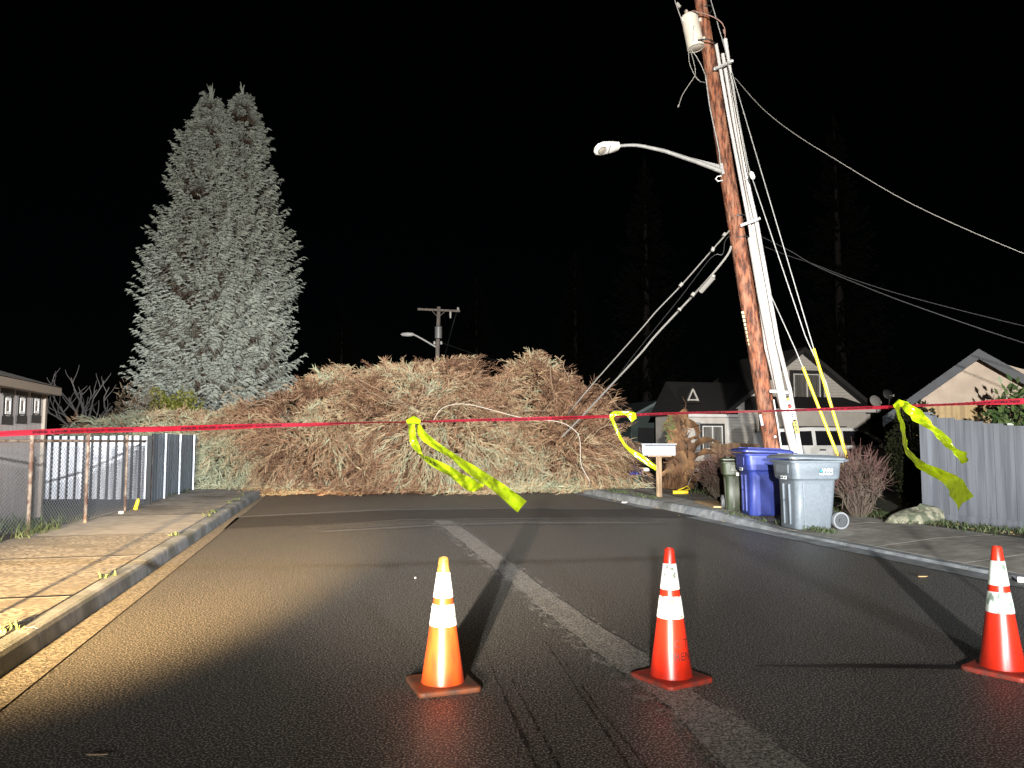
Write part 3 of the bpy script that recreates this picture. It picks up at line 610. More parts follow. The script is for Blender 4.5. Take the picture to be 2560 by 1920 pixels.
b.build('roof', shingle, sh)
b = MB(); b.box((.02, -.03, WH/2), (.06, .09, WH-.01)); b.build('corner_board', M('shed_corner', (.18, .15, .12), .7), sh)
for i, px in enumerate((89, 53, 17)):
    # place along the wall where the photo has it
    dd = ray(px, 1015); # intersect wall plane
    n = RPER; k = (cshed.x*n.x+cshed.y*n.y)/(dd.x*n.x+dd.y*n.y); pt = dd*k; sloc = (pt.x-cshed.x)*RDIR.x+(pt.y-cshed.y)*RDIR.y
    zc = CH+dd.z*k-.13
    fr = MB(); wz = .30; 
    for a, c, q, r_ in ((0, wz/2+.06, wz*1.0+.14, .12), (0, -wz/2-.06, wz+.14, .12)): fr.box((.009, sloc+a, zc+c), (.02, q, r_))
    for sg in (-1, 1): fr.box((.009, sloc+sg*(wz/2-.02), zc), (.02, .10, wz))
    f = fr.build('window', darktrim, sh)
    fr = MB(); 
    for sg in (-1, 1): fr.box((.012, sloc+sg*.085, zc), (.02, .04, .24)); fr.box((.012, sloc, zc+sg*.10), (.02, .13, .04))
    fr.build('sash', whitetrim, f)
    fr = MB(); fr.box((.006, sloc, zc), (.01, .13, .16)); fr.build('pane', M('window_blind', (.10, .07, .05), .5, (.16, .12, .09), 12), f)
# ------------------------------------------------------------------ chain-link fence
posts = [(-60, 1352), (69, 1331), (212, 1306), (311, 1278), (374, 1257)]
pp = [G(a, c, .15) for a, c in posts]
cl = thing('chain_link_fence', 'rusty chain-link fence with steel posts along the left pavement', 'fence', pp[0])
o0 = Vector(pp[0]); tz = 1.40-.0
pext = pp[0]-(pp[1]-pp[0]).normalized()*5
for i, p in enumerate([pext]+pp):
    b = MB(); q = p-o0; q.z = -.1; b.tube([q, q+Vector((0, 0, tz+.0))], .029, 10)
    b.lathe([(.0405, 0), (.04, .02), (.025, .05), (.005, .06)], 10, q+Vector((0, 0, tz)))
    b.build('post', rust, cl, True)
allp = [pext]+pp
for a, c in zip(allp, allp[1:]):
    b = MB(); u = Vector((0, 0, tz-.16)); b.tube([a-o0+u, c-o0+u], .02, 8); b.build('top_rail', rust, cl, True)
A = Acc(); st = []; en = []
for a, c in zip(allp, allp[1:]):
    a = Vector((a.x, a.y, .17)); c = Vector((c.x, c.y, .17)); L = (c-a).length; d = (c-a)/L; Hh = tz-.26; stp = .062
    for k in range(int(-Hh/stp), int(L/stp)+1):
        for sg in (1, -1):
            x0 = k*stp if sg > 0 else k*stp+Hh; x1 = x0+sg*Hh; z0, z1 = 0, Hh
            lo, hi = (x0, x1) if sg > 0 else (x1, x0)
            if hi < 0 or lo > L: continue
            def cl_(x): return (x-x0)/(x1-x0)*Hh
            xa, xb = min(max(x0, 0), L), min(max(x1, 0), L)
            st.append(a+d*xa+Vector((0, 0, cl_(xa)))); en.append(a+d*xb+Vector((0, 0, cl_(xb))))
st = np.array([list(v) for v in st])-np.array(o0); en = np.array([list(v) for v in en])-np.array(o0)
for side in (np.array([[1., 0, 0]]), np.array([[0, 1., 0]])):
    V, F = strips(np.stack([st, en], 1), np.array([.0034, .0034]), np.repeat(side, len(st), 0)); A.add(V, F, 0)
A.build('wire_mesh', wirem, cl)
# white slat fence behind it
fs = thing('slat_fence', 'white slatted yard fence with dark gaps behind the chain-link', 'fence', G(120, 1276, .15))
o0 = Vector(fs.location); o0.z = .13; fs.location = o0
e0, e1 = G(104, 1262, .15), G(366, 1262, .15); e0.z = e1.z = 0
dv = (e1-e0); Lf = dv.length; dv.normalize(); topz = 1.50-.13
rotf = Matrix.Rotation(math.atan2(dv.y, dv.x), 3, 'Z')
b = MB(); mid = (e0+e1)/2-Vector((o0.x, o0.y, 0)); nn = Vector((-dv.y, dv.x, 0))
b.box(mid+nn*.05+Vector((0, 0, topz/2)), (Lf+.1, .03, topz), rotf); b.build('backing', slatdark, fs)
n = 13
for i in range(n):
    b = MB(); c = e0+dv*(Lf*(i+.5)/n)-Vector((o0.x, o0.y, 0)); c.z = topz/2+.06; b.box(c-nn*.0, (Lf/n*.60, .022, topz-.14+random.uniform(-.01, .01)), rotf); b.build('slat', slatwhite, fs)
for zz in (.12, topz-.2):
    b = MB(); c = mid.copy(); c.z = zz; b.box(c+nn*.022, (Lf, .02, .06), rotf); b.build('rail', slatdark, fs)
# corrugated metal fence along the pavement
m0, m1 = G(376, 1256, .15), G(505, 1215, .15); dm = (m1-m0).normalized(); m1 = m1+dm*1.5; Lm = (m1-m0).length; mo = Vector((m0.x, m0.y, .13))
mf = thing('metal_fence', 'blue-grey corrugated metal fence along the pavement by the tree', 'fence', mo)
pern = Vector((-dm.y, dm.x, 0)); rings = []; b = MB(); prof = []
nx = int(Lm/.03); Hm = 1.42
for i in range(nx+1):
    k = i % 8; off = 0 if k < 5 else .022
    prof.append(dm*(i*Lm/nx)+pern*(.02+off))
vs = [q+Vector((0, 0, .02)) for q in prof]+[q+Vector((0, 0, Hm)) for q in prof]; n_ = len(prof)
b.add(vs, [(i, i+1, n_+i+1, n_+i) for i in range(n_-1)])
b.build('sheet_panel', corr, mf)
for px_, py_ in ((409, 1246), (446, 1235), (481, 1224)):
    q = G(px_, py_, .15)-mo; q.z = 0; b = MB(); b.box(q-pern*.012+Vector((0, 0, Hm/2)), (.035, .035, Hm+.01), Matrix.Rotation(math.atan2(dm.y, dm.x), 3, 'Z')); b.build('post', edgewhite, mf)
# ------------------------------------------------------------------ middle house on the right
def gable_house(root, W, D, eave, peak, wallm, roofm, ov=.25, rt=.16, fasc=None, side_fascia=True, px=None):
    """front gable at local y=0 facing -y; x from -W/2..W/2; px = ridge x offset"""
    px = 0 if px is None else px
    b = MB(); f0 = [(-W/2, 0, 0), (W/2, 0, 0), (W/2, 0, eave), (px, 0, peak), (-W/2, 0, eave)]
    b.add([Vector(q) for q in f0]+[Vector((q[0], D, q[2])) for q in f0], [(0, 1, 2, 3, 4), (9, 8, 7, 6, 5), (1, 0, 5, 6), (2, 1, 6, 7), (0, 4, 9, 5)])
    b.build('wall', wallm, root)
    for sg in (-1, 1):
        run = W/2-sg*px if False else abs(sg*W/2-px); sl = (peak-eave)/run; xe = sg*(W/2)+sg*ov; ze = eave-sl*ov
        b = MB(); a = [Vector((px, 0, peak+.02)), Vector((xe, 0, ze+.02)), Vector((xe, 0, ze+.02+rt)), Vector((px, 0, peak+.02+rt))]
        r1 = [q+Vector((0, -ov*1.4, 0)) for q in a]; r2 = [q+Vector((0, D+ov, 0)) for q in a]
        b.loft([r1, r2]); r_ = b.build('roof', roofm, root)
        if fasc:
            b = MB(); h = rt+.05; b.loft([[q+Vector((0, -ov*1.4-.03, 0)) for q in (a[0]-Vector((0, 0, .05)), a[1]-Vector((0, 0, .05)), a[2], a[3])], [q+Vector((0, -ov*1.4-.002, 0)) for q in (a[0]-Vector((0, 0, .05)), a[1]-Vector((0, 0, .05)), a[2], a[3])]])
            b.build('fascia', fasc, r_)
def window(root, x, y, z, wd, hg, trim, sash, pane, tw=.12, mull=1):
    f = MB()
    for sg in (-1, 1): f.box((x+sg*(wd/2+tw/2), y-.03, z), (tw, .06, hg+2*tw)); f.box((x, y-.03, z+sg*(hg/2+tw/2)), (wd, .06, tw))
    fo = f.build('window', trim, root)
    g = MB(); k = .045
    for sg in (-1, 1): g.box((x+sg*(wd/2-k/2), y-.04, z), (k, .05, hg)); g.box((x, y-.04, z+sg*(hg/2-k/2)), (wd-2*k, .05, k))
    if mull: g.box((x, y-.042, z), (k, .045, hg-2*k))
    g.build('sash', sash, fo)
    g = MB(); g.box((x, y-.015, z), (wd-.02, .02, hg-.02)); g.build('pane', pane, fo)
    return fo
hp = at(2005, 1104, 34.0); hp.z = .1
hs = thing('gabled_house', 'grey one-and-a-half storey house with dark roof behind the van', 'house', hp, YAW)
EV = 2.65; PK = at(2005, 880, 34).z-.1
gable_house(hs, 7.1, 4.6, EV, PK, grey_siding, shingle_dark, .3, .16, darktrim)
b = MB()
for i in range(int(PK/.13)):
    z = .13*i+.1; hw = 3.55 if z < EV else 3.55*(PK-z)/(PK-EV)
    if hw > .1: b.box((0, -.008, z), (hw*2-.02, .012, .018))
b.build('siding_lines', M('siding_shade', (.38, .35, .31), .8), hs)
window(hs, .30, 0, at(2005, 965, 34).z-.1, 1.35, 1.08, darktrim, whitetrim, curtain, .16)
window(hs, 2.75, 0, at(2155, 1065, 34).z-.1, .62, 1.05, darktrim, whitetrim, curtain, .14)
# porch roof across the gable foot
zp = at(2005, 1027, 34).z-.1
b = MB(); b.add([(-2.8, -.05, zp+.62), (2.1, -.05, zp+.62), (2.8, -1.5, zp+.02), (-2.8, -1.5, zp+.02), (-2.8, -.05, zp), (2.1, -.05, zp), (2.8, -1.5, zp), (-2.8, -1.5, zp)], [(3, 2, 1, 0), (4, 5, 6, 7), (0, 1, 5, 4), (1, 2, 6, 5), (2, 3, 7, 6), (3, 0, 4, 7)]); po = b.build('porch_roof', shingle_dark, hs)
b = MB(); b.box((0, -1.53, zp-.04), (5.65, .06, .13)); b.build('gutter_board', whitetrim, po)
b = MB(); b.box((-.35, -1.4, (zp-.1)/2), (5.0, .12, zp-.12)); b.build('porch_wall', grey_siding, hs)
# wing to the left
b = MB(); b.box((-4.55, 1.6, 1.25), (1.9, 3.2, 2.5)); b.build('wing_wall', grey_siding, hs)
b = MB(); b.add([(-5.7, -.35, 2.42), (-3.3, -.35, 2.42), (-2.1, 1.6, 3.95), (-5.7, 1.6, 3.95), (-5.7, 3.5, 2.42), (-3.3, 3.5, 2.42)], [(0, 1, 2, 3), (3, 2, 5, 4), (0, 3, 4), (0, 4, 5, 1), (1, 5, 2)]); wr_ = b.build('wing_roof', shingle_dark, hs)
b = MB(); b.box((-4.5, -.37, 2.38), (2.4, .05, .12)); b.build('gutter_board', whitetrim, wr_)
b = MB(); b.box((-3.62, -.02, 1.25), (.1, .08, 2.5)); b.build('corner_board', whitetrim, hs)
window(hs, -4.35, 0, 1.45, .95, 1.0, darktrim, whitetrim, curtain, .1)
b = MB(); b.box((-5.02, -.02, 1.5), (.24, .04, 1.2)); b.build('shutter', M('grey_shutter', (.22, .23, .24), .6), hs)
# small triangular gable ornament
v0 = Vector((-5.35, -.25, 3.0)); b = MB()
for a, c in (((-.24, 0, 0), (0, 0, .50)), ((.24, 0, 0), (0, 0, .50))): b.bar(v0+Vector(a), v0+Vector(c), .05, .10, up=(0, 1, 0))
b.bar(v0+Vector((-.22, 0, .04)), v0+Vector((.22, 0, .04)), .05, .05, up=(0, 1, 0)); b.build('gable_trim', grey_siding, hs)
b = MB(); b.add([(-5.75, -.24, 2.9), (-4.95, -.24, 2.9), (-5.35, -.24, 3.68), (-5.75, 1.4, 2.9), (-4.95, 1.4, 2.9), (-5.35, 1.4, 3.68)], [(0, 1, 2), (5, 4, 3), (1, 0, 3, 4), (2, 1, 4, 5), (0, 2, 5, 3)]); b.build('gablet', shingle_dark, hs)
b = MB(); b.tube([(1.35, .8, PK-.9), (1.35, .8, PK-.1)], .05, 8); b.build('vent_pipe', galv, hs)
# teal neighbour
np_ = at(1640, 1104, 46); np_.z = .1
nh = thing('teal_house', 'small dim teal house far behind the broken trunk', 'house', np_, YAW)
gable_house(nh, 3.2, 6, 2.75, at(1650, 1008, 46).z-.1, tealwall, M('teal_roof', (.05, .06, .065), .8), .35, .14, M('teal_fascia', (.20, .26, .27), .6))
b = MB(); b.box((-.5, -.02, 1.1), (1.3, .05, 2.0)); b.build('garage_door', slatdark, nh)
b = MB(); b.box((1.0, -.03, 1.0), (.16, .06, 1.7)); b.build('trim_post', M('teal_trim', (.16, .22, .22), .6), nh)
# cedar picket fence behind the red shrub
pf0 = at(1775, 1104, 24.5); pf1 = at(1900, 1104, 25.5)
pf = thing('picket_fence', 'brown wooden picket fence between red shrub and grey house', 'fence', (pf0.x, pf0.y, .13))
dpf = (pf1-pf0); dpf.z = 0; Lp = dpf.length; dpf.normalize(); rp = Matrix.Rotation(math.atan2(dpf.y, dpf.x), 3, 'Z')
for i in range(14):
    b = MB(); q = dpf*(i+.5)*Lp/14; hgt = 1.18+random.uniform(-.03, .03); b.box(q+Vector((0, 0, hgt/2)), (Lp/14*.86, .02, hgt), rp); b.build('picket', picket, pf)
for z in (.3, .95): b = MB(); b.box(dpf*Lp/2+Vector((0, .03, z)), (Lp, .04, .09), rp); b.build('rail', picket, pf)
# ------------------------------------------------------------------ garage on the right
GAY = 17.0; gp = at(2462, 1104, GAY); gp.z = .1
ga = thing('garage', 'tan gabled outbuilding with slate roof edge behind the grey fence', 'building', gp, R(-35))
pk = at(2462, 892, GAY).z-.1; gw = 1.62; sl_ = .74; ev = pk-gw*sl_
b = MB(); f0 = [(-gw, 0, 0), (gw+1.2, 0, 0), (gw+1.2, 0, pk-(gw+1.2)*sl_), (0, 0, pk), (-gw, 0, ev)]
b.add([Vector(q) for q in f0]+[Vector((q[0], 5, q[2])) for q in f0], [(0, 1, 2, 3, 4), (9, 8, 7, 6, 5), (1, 0, 5, 6), (2, 1, 6, 7), (0, 4, 9, 5)]); b.build('wall', garagewood, ga)
z0 = at(2400, 1012, GAY).z-.1
b = MB(); zr_ = pk-(gw+1.0)*sl_; p_ = [(-(pk-z0)/sl_, z0), (gw+1.0, z0), (gw+1.0, max(z0+.02, zr_)), (0, pk-.02)]
b.loft([[Vector((x, -.003, z)) for x, z in p_], [Vector((x, -.03, z)) for x, z in p_]]); b.build('gable_panel', garagewall, ga)
for sg in (-1, 1):
    xe = sg*(gw+.32+(1.2 if sg > 0 else 0)); ze = pk-abs(xe)*sl_
    for nm, y0, y1, za, zb, mt in (('roof', -.55, 5.1, .03, .10, shingle_dark), ('fascia', -.60, -.56, -.10, .12, fascia), ('soffit', -.54, -.035, .004, .026, garagewall)):
        a = [Vector((0, 0, pk+za)), Vector((xe, 0, ze+za)), Vector((xe, 0, ze+zb)), Vector((0, 0, pk+zb))]
        if sg > 0: a = a[::-1]
        b = MB(); b.loft([[q+Vector((0, y0, 0)) for q in a], [q+Vector((0, y1, 0)) for q in a]]); o = b.build(nm, mt, ga if nm == 'roof' else r_)
        if nm == 'roof': r_ = o
window(ga, .78, 0, z0-.50, .9, .9, darktrim, garagewall, glass_dark, .07, 0)
b = MB(); b.box((.19, -.03, z0/2), (.06, .05, z0-.02)); b.build('trim_board', garagewall, ga)
for px, py, r_, lab in ((2190, 1002, .17, 'pale round satellite dish at the low end of the grey house roof'), (2221, 985, .15, 'dim satellite dish just left of the garage roof edge')):
    q = at(px, py, 32.5); r_ *= 1.55; so_ = thing('satellite_dish', lab, 'satellite dish', q-Vector((0, 0, .35)), 0, 'satellite dishes by the garage eave')
    rot = Matrix.Rotation(R(70), 3, 'X') @ Matrix.Rotation(R(10), 3, 'Y')
    b = MB(); b.lathe([(.0, .03), (r_*.5, .02), (r_*.9, -.01), (r_, -.03), (r_*.97, -.045), (r_*.5, -.01), (.001, .0)], 20, (0, 0, .35), rot=rot, cap=False); b.build('dish', M('dish_paint', (.28, .27, .25) if r_ > .25 else (.03, .03, .03), .6), so_, True)
    b = MB(); b.tube([(0, 0, .35), (.1, .12, .15), (.25, .5, -.1)], .018, 6); b.build('arm', galv, so_); b = MB(); b.tube([(0, -.02, .30), (.08, -.22, .25)], .012, 6); b.box((.09, -.24, .27), (.05, .05, .09)); b.build('receiver', M('lnb', (.35, .33, .30), .5), so_)
# bracket post carrying the dishes down to the ground
q = at(2214, 1104, 33.2); b = MB(); b.tube([(q.x, q.y, .1), (q.x, q.y, 2.8)], .04, 8); b.box((q.x, q.y, 2.82), (.9, .05, .05)); tag(b.build('mast', galv), 'dim steel mast carrying the satellite dishes beside the grey house', 'mast')
# grey board fence
f0, f1 = G(2331, 1303, .14), G(2560, 1326, .14); df = (f1-f0); df.z = 0; f1 = f1+df.normalized()*3; df = f1-f0; df.z = 0; Lf = df.length; df.normalize()
gf = thing('board_fence', 'grey painted vertical board fence before the tan garage', 'fence', (f0.x, f0.y, .12)); rf_ = Matrix.Rotation(math.atan2(df.y, df.x), 3, 'Z')
htop = lambda u: at(2335, 1042, f0.y).z-.12+(at(2560, 1070, G(2560, 1326, .14).y).z-at(2335, 1042, f0.y).z)*u/((G(2560, 1326, .14)-f0).length)
nb = int(Lf/.145)
for i in range(nb):
    u = (i+.5)*Lf/nb; h = htop(u)+random.uniform(-.012, .012); b = MB(); b.box(df*u+Vector((0, random.uniform(-.004, .004), h/2+.02)), (Lf/nb-.007, .018, h), rf_); b.build('board', fencegrey, gf)
b = MB(); b.box(Vector((-.06, 0, .84)), (.11, .11, 1.70), rf_); po = b.build('post', fencegrey, gf); b = MB(); b.box(Vector((-.06, 0, 1.705)), (.17, .17, .03), rf_); b.build('post_cap', fencegrey, po)
b = MB(); b.box(df*Lf/2+Vector((0, -.02, .07)), (Lf, .03, .16), rf_); b.build('kick_board', fencegrey, gf)
# rock
rk = MB(); rings = []; 
for i in range(9):
    f = i/8; z = .27*f; r = (1-f**2.6)**.5 if f < 1 else .05
    rings.append([Vector((math.cos(a)*.46*max(r, .08)*(1+.10*math.sin(2*a+1)+.05*math.sin(5*a+z*20))+.07*f, math.sin(a)*.26*max(r, .08)*(1+.1*math.sin(3*a)), z*(1+.18*math.cos(a-.6)))) for a in [2*math.pi*j/20 for j in range(20)]])
rk.loft(rings); q = G(2297, 1308, .13); o = rk.build('rock', rockm, None, True); o.location = (q.x, q.y+.1, .10); tag(o, 'mossy boulder on the grass at the foot of the grey fence', 'rock')
# ------------------------------------------------------------------ leaning utility pole
PYD = 15.0
def ap(px, py, dy=0): return at(px, py, PYD+dy)
base = ap(1957, 1266); base.z = .0
up = thing('utility_pole', 'reddish wooden utility pole leaning left behind the bins', 'utility pole', base); B0 = Vector(base)
cpts = [base-Vector((0, 0, .2)), ap(1930, 1112), ap(1888, 860), ap(1857, 670), ap(1825, 478), ap(1785, 220), ap(1751, 0), ap(1718, -210)]
dia = [.325, .325, .325, .315, .30, .27, .235, .21]
dense = []; rr = []
for i in range(len(cpts)-1):
    for k in range(6): f = k/6; dense.append(cpts[i].lerp(cpts[i+1], f)); rr.append((dia[i]*(1-f)+dia[i+1]*f)/2)
dense.append(cpts[-1]); rr.append(dia[-1]/2)
b = MB(); b.tube([p-B0 for p in dense], rr, 28)
po = b.build('pole_shaft', barkred, up, True)
def ptube(name, pix, r, mat, parent=up, dy=-.25, n=10, B=None, smooth=True):
    B = B0 if B is None else B; b = MB(); pts = [at(p[0], p[1], p[2] if len(p) > 2 else PYD+dy)-B for p in pix]
    b.tube(pts, r, n); return b.build(name, mat, parent, smooth)
ptube('conduit', [(1790, 110), (1823, 298), (1857, 477), (1876, 574), (1915, 870), (1950, 1010), (1977, 1122), (2005, 1262)], .034, pvc, dy=-.20)
ptube('conduit', [(1807, 135), (1835, 300), (1868, 477), (1888, 590), (1927, 800), (1950, 940)], .040, pvc, dy=-.12)
ptube('conduit', [(1813, 98), (1828, 203), (1848, 330), (1873, 477), (1892, 560), (1945, 860), (1974, 972), (1999, 1118), (2028, 1262)], .042, pvc, dy=-.24)
ptube('conduit', [(1879, 594), (1902, 730), (1929, 868), (1958, 1010), (1983, 1118), (2014, 1262)], .078, pvc, dy=-.34, n=16)
ptube('ground_wire_guard', [(1934, 999), (1944, 1060), (1953, 1118), (1976, 1262)], .016, pvc, dy=-.2)
ptube('wire_guard', [(1764, 192), (1775, 270), (1798, 380), (1802, 430)], .012, galv, dy=-.13)
for a, c in (((1788, 172), (1829, 154)), ((1855, 563), (1897, 548)), ((1928, 978), (1974, 982))):
    b = MB(); b.bar(ap(*a, -.28)-B0, ap(*c, -.38)-B0, .05, .05, up=(0, 0, 1)); b.bar(ap(a[0]-8, a[1]+3, .05)-B0, ap(*a, -.28)-B0, .05, .05); b.tube([ap(c[0]-3, c[1], -.40)-B0, ap(c[0]+4, c[1]-3, -.42)-B0], .03, 8); b.build('standoff_bracket', galv, up)
for px, py, rr_ in ((1845, 547, .162), (1852, 600, .162), (1765, 26, .125), (1756, 3, .125)):
    c = ap(px, py)-B0; b = MB(); q = []
    d = (cpts[3]-cpts[2]).normalized(); x = d.cross(Vector((0, 1, 0))).normalized(); y = d.cross(x)
    b.tube([c+(x*math.cos(a)+y*math.sin(a))*rr_+d*.03*math.sin(a) for a in [2*math.pi*k/20 for k in range(21)]], .014, 6, cap=False); b.build('cable_band', blackrub, up, True)
# number strip on pole side (yellow tags)
b = MB()
for i in range(9):
    f = i/8; p = ap(1858+f*17, 782+f*78, -.06)-B0+Vector((-.01, 0, 0)); b.box(p, (.05, .03, .055), Matrix.Rotation(R(-10), 3, 'Y'))
b.build('pole_tag', M('aged_tag', (.45, .40, .22), .5), up)
b = MB(); b.box(ap(1903, 1050, -.17)-B0, (.05, .02, .22), Matrix.Rotation(R(-10), 3, 'Y')); b.build('pole_tag', M('aluminium_tag', (.25, .27, .28), .4), up)
b = MB(); b.lathe([(.02, -.01), (.022, 0), (.0, .01)], 10, ap(1938, 1092, -.18)-B0, rot=Matrix.Rotation(R(90), 3, 'X')); b.build('reflector_disc', stickerw, up)
b = MB()
for px, py, w_, h_, k in ((1970, 998, .06, .05, 2), (1973, 1006, .07, .06, 0), (1975, 1016, .075, .035, 1), (1978, 1030, .08, .14, 0), (1983, 1045, .08, .14, 0), (1990, 1066, .075, .26, 2)):
    b.box(ap(px, py, -.292)-B0, (w_, .006, h_), Matrix.Rotation(R(-11), 3, 'Y'), m=k)
b.build('warning_sticker', [stickerw, M('red_print', (.55, .03, .02), .5), M('amber_print', (.60, .45, .05), .5)], up)
b = MB()
for px, py, h_ in ((1980, 1036, .03), (1981, 1042, .035), (1988, 1058, .05), (1990, 1067, .05), (1992, 1076, .05)): b.box(ap(px, py, -.297)-B0, (.03, .005, h_), Matrix.Rotation(R(-11), 3, 'Y'))
b.build('sticker_print', stickerd, up)
# transformer
tt0 = ap(1731, 78, -.10); tr_ = thing('transformer', 'cream pole-mounted transformer can near the top of the leaning pole', 'transformer', tt0, rot=(R(-3), R(-9.5), 0))
b = MB(); b.lathe([(.15, -.36), (.165, -.35), (.17, -.33), (.17, .28), (.178, .285), (.178, .31), (.165, .33), (.10, .36), (.0, .37)], 28); b.build('tank', tank, tr_, True)
b = MB(); b.lathe([(.17, -.345), (.176, -.35), (.172, -.37), (.155, -.372)], 28, cap=False); b.build('bottom_rim', tank, tr_, True)
b = MB(); b.box((-.165, -.06, .24), (.05, .06, .08)); b.box((.165, 0, .2), (.10, .06, .06)); b.box((.165, 0, -.2), (.10, .06, .06)); b.build('lug', tank, tr_)
b = MB(); b.tube([(-.07, -.165, -.30), (-.06, -.19, -.15), (-.03, -.20, -.03), (.0, -.19, .0)], .007, 6); b.build('ground_lead', galv, tr_)
b = MB(); b.lathe([(.03, 0), (.045, .03), (.03, .06), (.045, .09), (.02, .13)], 12, (-.03, .02, .36)); b.build('bushing', M('porcelain', (.25, .20, .16), .3), tr_, True)
b = MB(); b.box((.04, -.176, -.26), (.09, .006, .012)); b.build('nameplate', M('plate_tan', (.38, .33, .26), .5), tr_)
# street light on the arm
hd = ap(1517, 369, -.55); arm0 = ap(1803, 428, -.1)
sl = thing('street_light', 'grey cobra-head street light on a long arm from the leaning pole', 'street light', arm0); A0 = Vector(arm0)
ap_ = [arm0, ap(1740, 404, -.2), ap(1660, 377, -.35), ap(1610, 366, -.42), ap(1590, 363, -.46), ap(1570, 363, -.5), ap(1546, 365, -.53)]
b = MB(); b.tube([p-A0 for p in ap_], [.045, .043, .038, .034, .032, .03, .03], 12); b.build('arm', galv, sl, True)
b = MB(); b.add([ap(1800, 412, -.08)-A0, ap(1800, 427, -.08)-A0, ap(1680, 384, -.3)-A0, ap(1650, 374, -.34)-A0, ap(1800, 412, -.05)-A0, ap(1800, 427, -.05)-A0, ap(1680, 384, -.27)-A0, ap(1650, 374, -.31)-A0], [(0, 1, 2, 3), (7, 6, 5, 4), (0, 3, 7, 4), (1, 0, 4, 5), (2, 1, 5, 6)]); b.build('gusset', M('gusset_grey', (.28, .28, .27), .5), sl)
b = MB(); b.box(ap(1804, 424, -.1)-A0, (.05, .12, .22), Matrix.Rotation(R(-10), 3, 'Y')); b.build('mount_plate', galv, sl)
b = MB(); b.tube([ap(1803, 440, -.1)-A0, ap(1794, 441, -.14)-A0, ap(1789, 447, -.16)-A0, ap(1795, 453, -.14)-A0, ap(1806, 451, -.1)-A0], .012, 6); b.build('drip_loop', whitetrim, sl, True)
h0 = ap(1548, 366, -.53)-A0; h1_ = ap(1486, 374, -.75)-A0; dh = (h1_-h0); Lh = dh.length; dh.normalize(); sx = dh.cross(Vector((0, 0, 1))).normalized(); uz = sx.cross(dh)
if sx.y > 0: sx = -sx
rr_ = Matrix.Rotation(R(-38), 3, dh); sx = rr_ @ sx; uz = rr_ @ uz
if (rr_ @ Vector((0, 0, -1))).y > 0: sx = rr_.inverted() @ (rr_.inverted() @ sx); uz = rr_.inverted() @ (rr_.inverted() @ uz)
b = MB(); rings = []
for f, hw, ht, hb in ((0, .045, .04, .04), (.06, .10, .06, .05), (.35, .13, .08, .055), (.7, .15, .07, .05), (.9, .12, .05, .04), (.99, .06, .02, .03), (1.0, .01, .0, .01)):
    rings.append([h0+dh*Lh*f+sx*hw*math.cos(a)+uz*(ht if math.sin(a) > 0 else hb)*math.sin(a) for a in [2*math.pi*j/16 for j in range(16)]])
b.loft(rings); b.build('lamp_head', lampgrey, sl, True)
# tilt of the glass seen from below
b = MB(); c = h0+dh*Lh*.74-uz*.052; rot = Matrix((dh, sx, uz)).transposed(); b.lathe([(.0, -.012), (.05, -.010), (.07, .0), (.07, .012)], 20, c, rot=rot); b.build('lens', M('lens_glass', (.30, .27, .22), .15), sl, True)
b = MB(); b.tube([c+(dh*.085*math.cos(a)+sx*.075*math.sin(a))-uz*.002 for a in [2*math.pi*k/20 for k in range(21)]], .008, 5, cap=False); b.build('lens_ring', M('lens_frame', (.12, .11, .10), .5), sl, True)
b = MB(); b.box(h0+dh*Lh*.46-uz*.054, (.012, .16, .012), rot); b.build('door_seam', M('seam', (.10, .09, .08), .6), sl)
b = MB(); b.lathe([(.035, 0), (.035, .03), (.03, .05), (.0, .065)], 14, h0+dh*Lh*.5+uz*.062); b.build('photocell', whitetrim, sl, True)
# loose wires about the transformer
def cable(name, pix, r, mat, label, cat='cable', group=None, n=6, beads=None):
    b = MB(); P = [at(*p) for p in pix]
    # Catmull-Rom
    Q = [P[0]]+P+[P[-1]]; out = []
    for i in range(1, len(Q)-2):
        for k in range(5):
            t = k/5; a, c, d, e = Q[i-1], Q[i], Q[i+1], Q[i+2]
            out.append(.5*((2*c)+(-a+d)*t+(2*a-5*c+4*d-e)*t*t+(-a+3*c-3*d+e)*t**3))
    out.append(P[-1]); 
    o_ = out[0].copy(); b.tube([p-o_ for p in out], r, n)
    if beads:
        for (px, py, Y, px2, py2, Y2, r2) in beads: b.tube([at(px, py, Y)-o_, at(px2, py2, Y2)-o_], r2, 8)
    ob = b.build(name, mat, None, True); ob.location = o_; return tag(ob, label, cat, group)
Z = PYD
cable('service_cable', [(1729, 27, Z-.3), (1745, 30, Z-.35), (1775, 39, Z-.4), (1800, 53, Z-.4), (1812, 73, Z-.35), (1812, 98, Z-.25)], .012, M('brown_cable', (.20, .11, .09), .5), 'brown cable arching from transformer top over to the conduit', beads=[(1809, 73, Z-.37, 1812, 84, Z-.33, .022)])
cable('service_cable', [(1745, 100, Z-.32), (1765, 98, Z-.4), (1780, 102, Z-.38), (1790, 110, Z-.22)], .013, blackrub, 'short black cable crossing the pole below the transformer')
cable('loose_wire', [(1722, 122, Z-.3), (1723, 155, Z-.3), (1735, 185, Z-.3), (1748, 202, Z-.3), (1762, 206, Z-.15)], .008, cablem, 'loose thin wire looping from the transformer base to the pole')
cable('loose_wire', [(1724, 122, Z-.3), (1733, 150, Z-.35), (1738, 185, Z-.35), (1720, 215, Z-.35), (1705, 240, Z-.35), (1696, 268, Z-.35)], .008, cablem, 'loose wire dangling free lower left of the transformer', beads=[(1697, 262, Z-.35, 1695, 268, Z-.35, .016)])
cable('loose_wire', [(1727, 122, Z-.3), (1745, 148, Z-.25), (1757, 172, Z-.2), (1766, 195, Z-.15)], .008, cablem, 'straight wire running from transformer base down to the pole side')
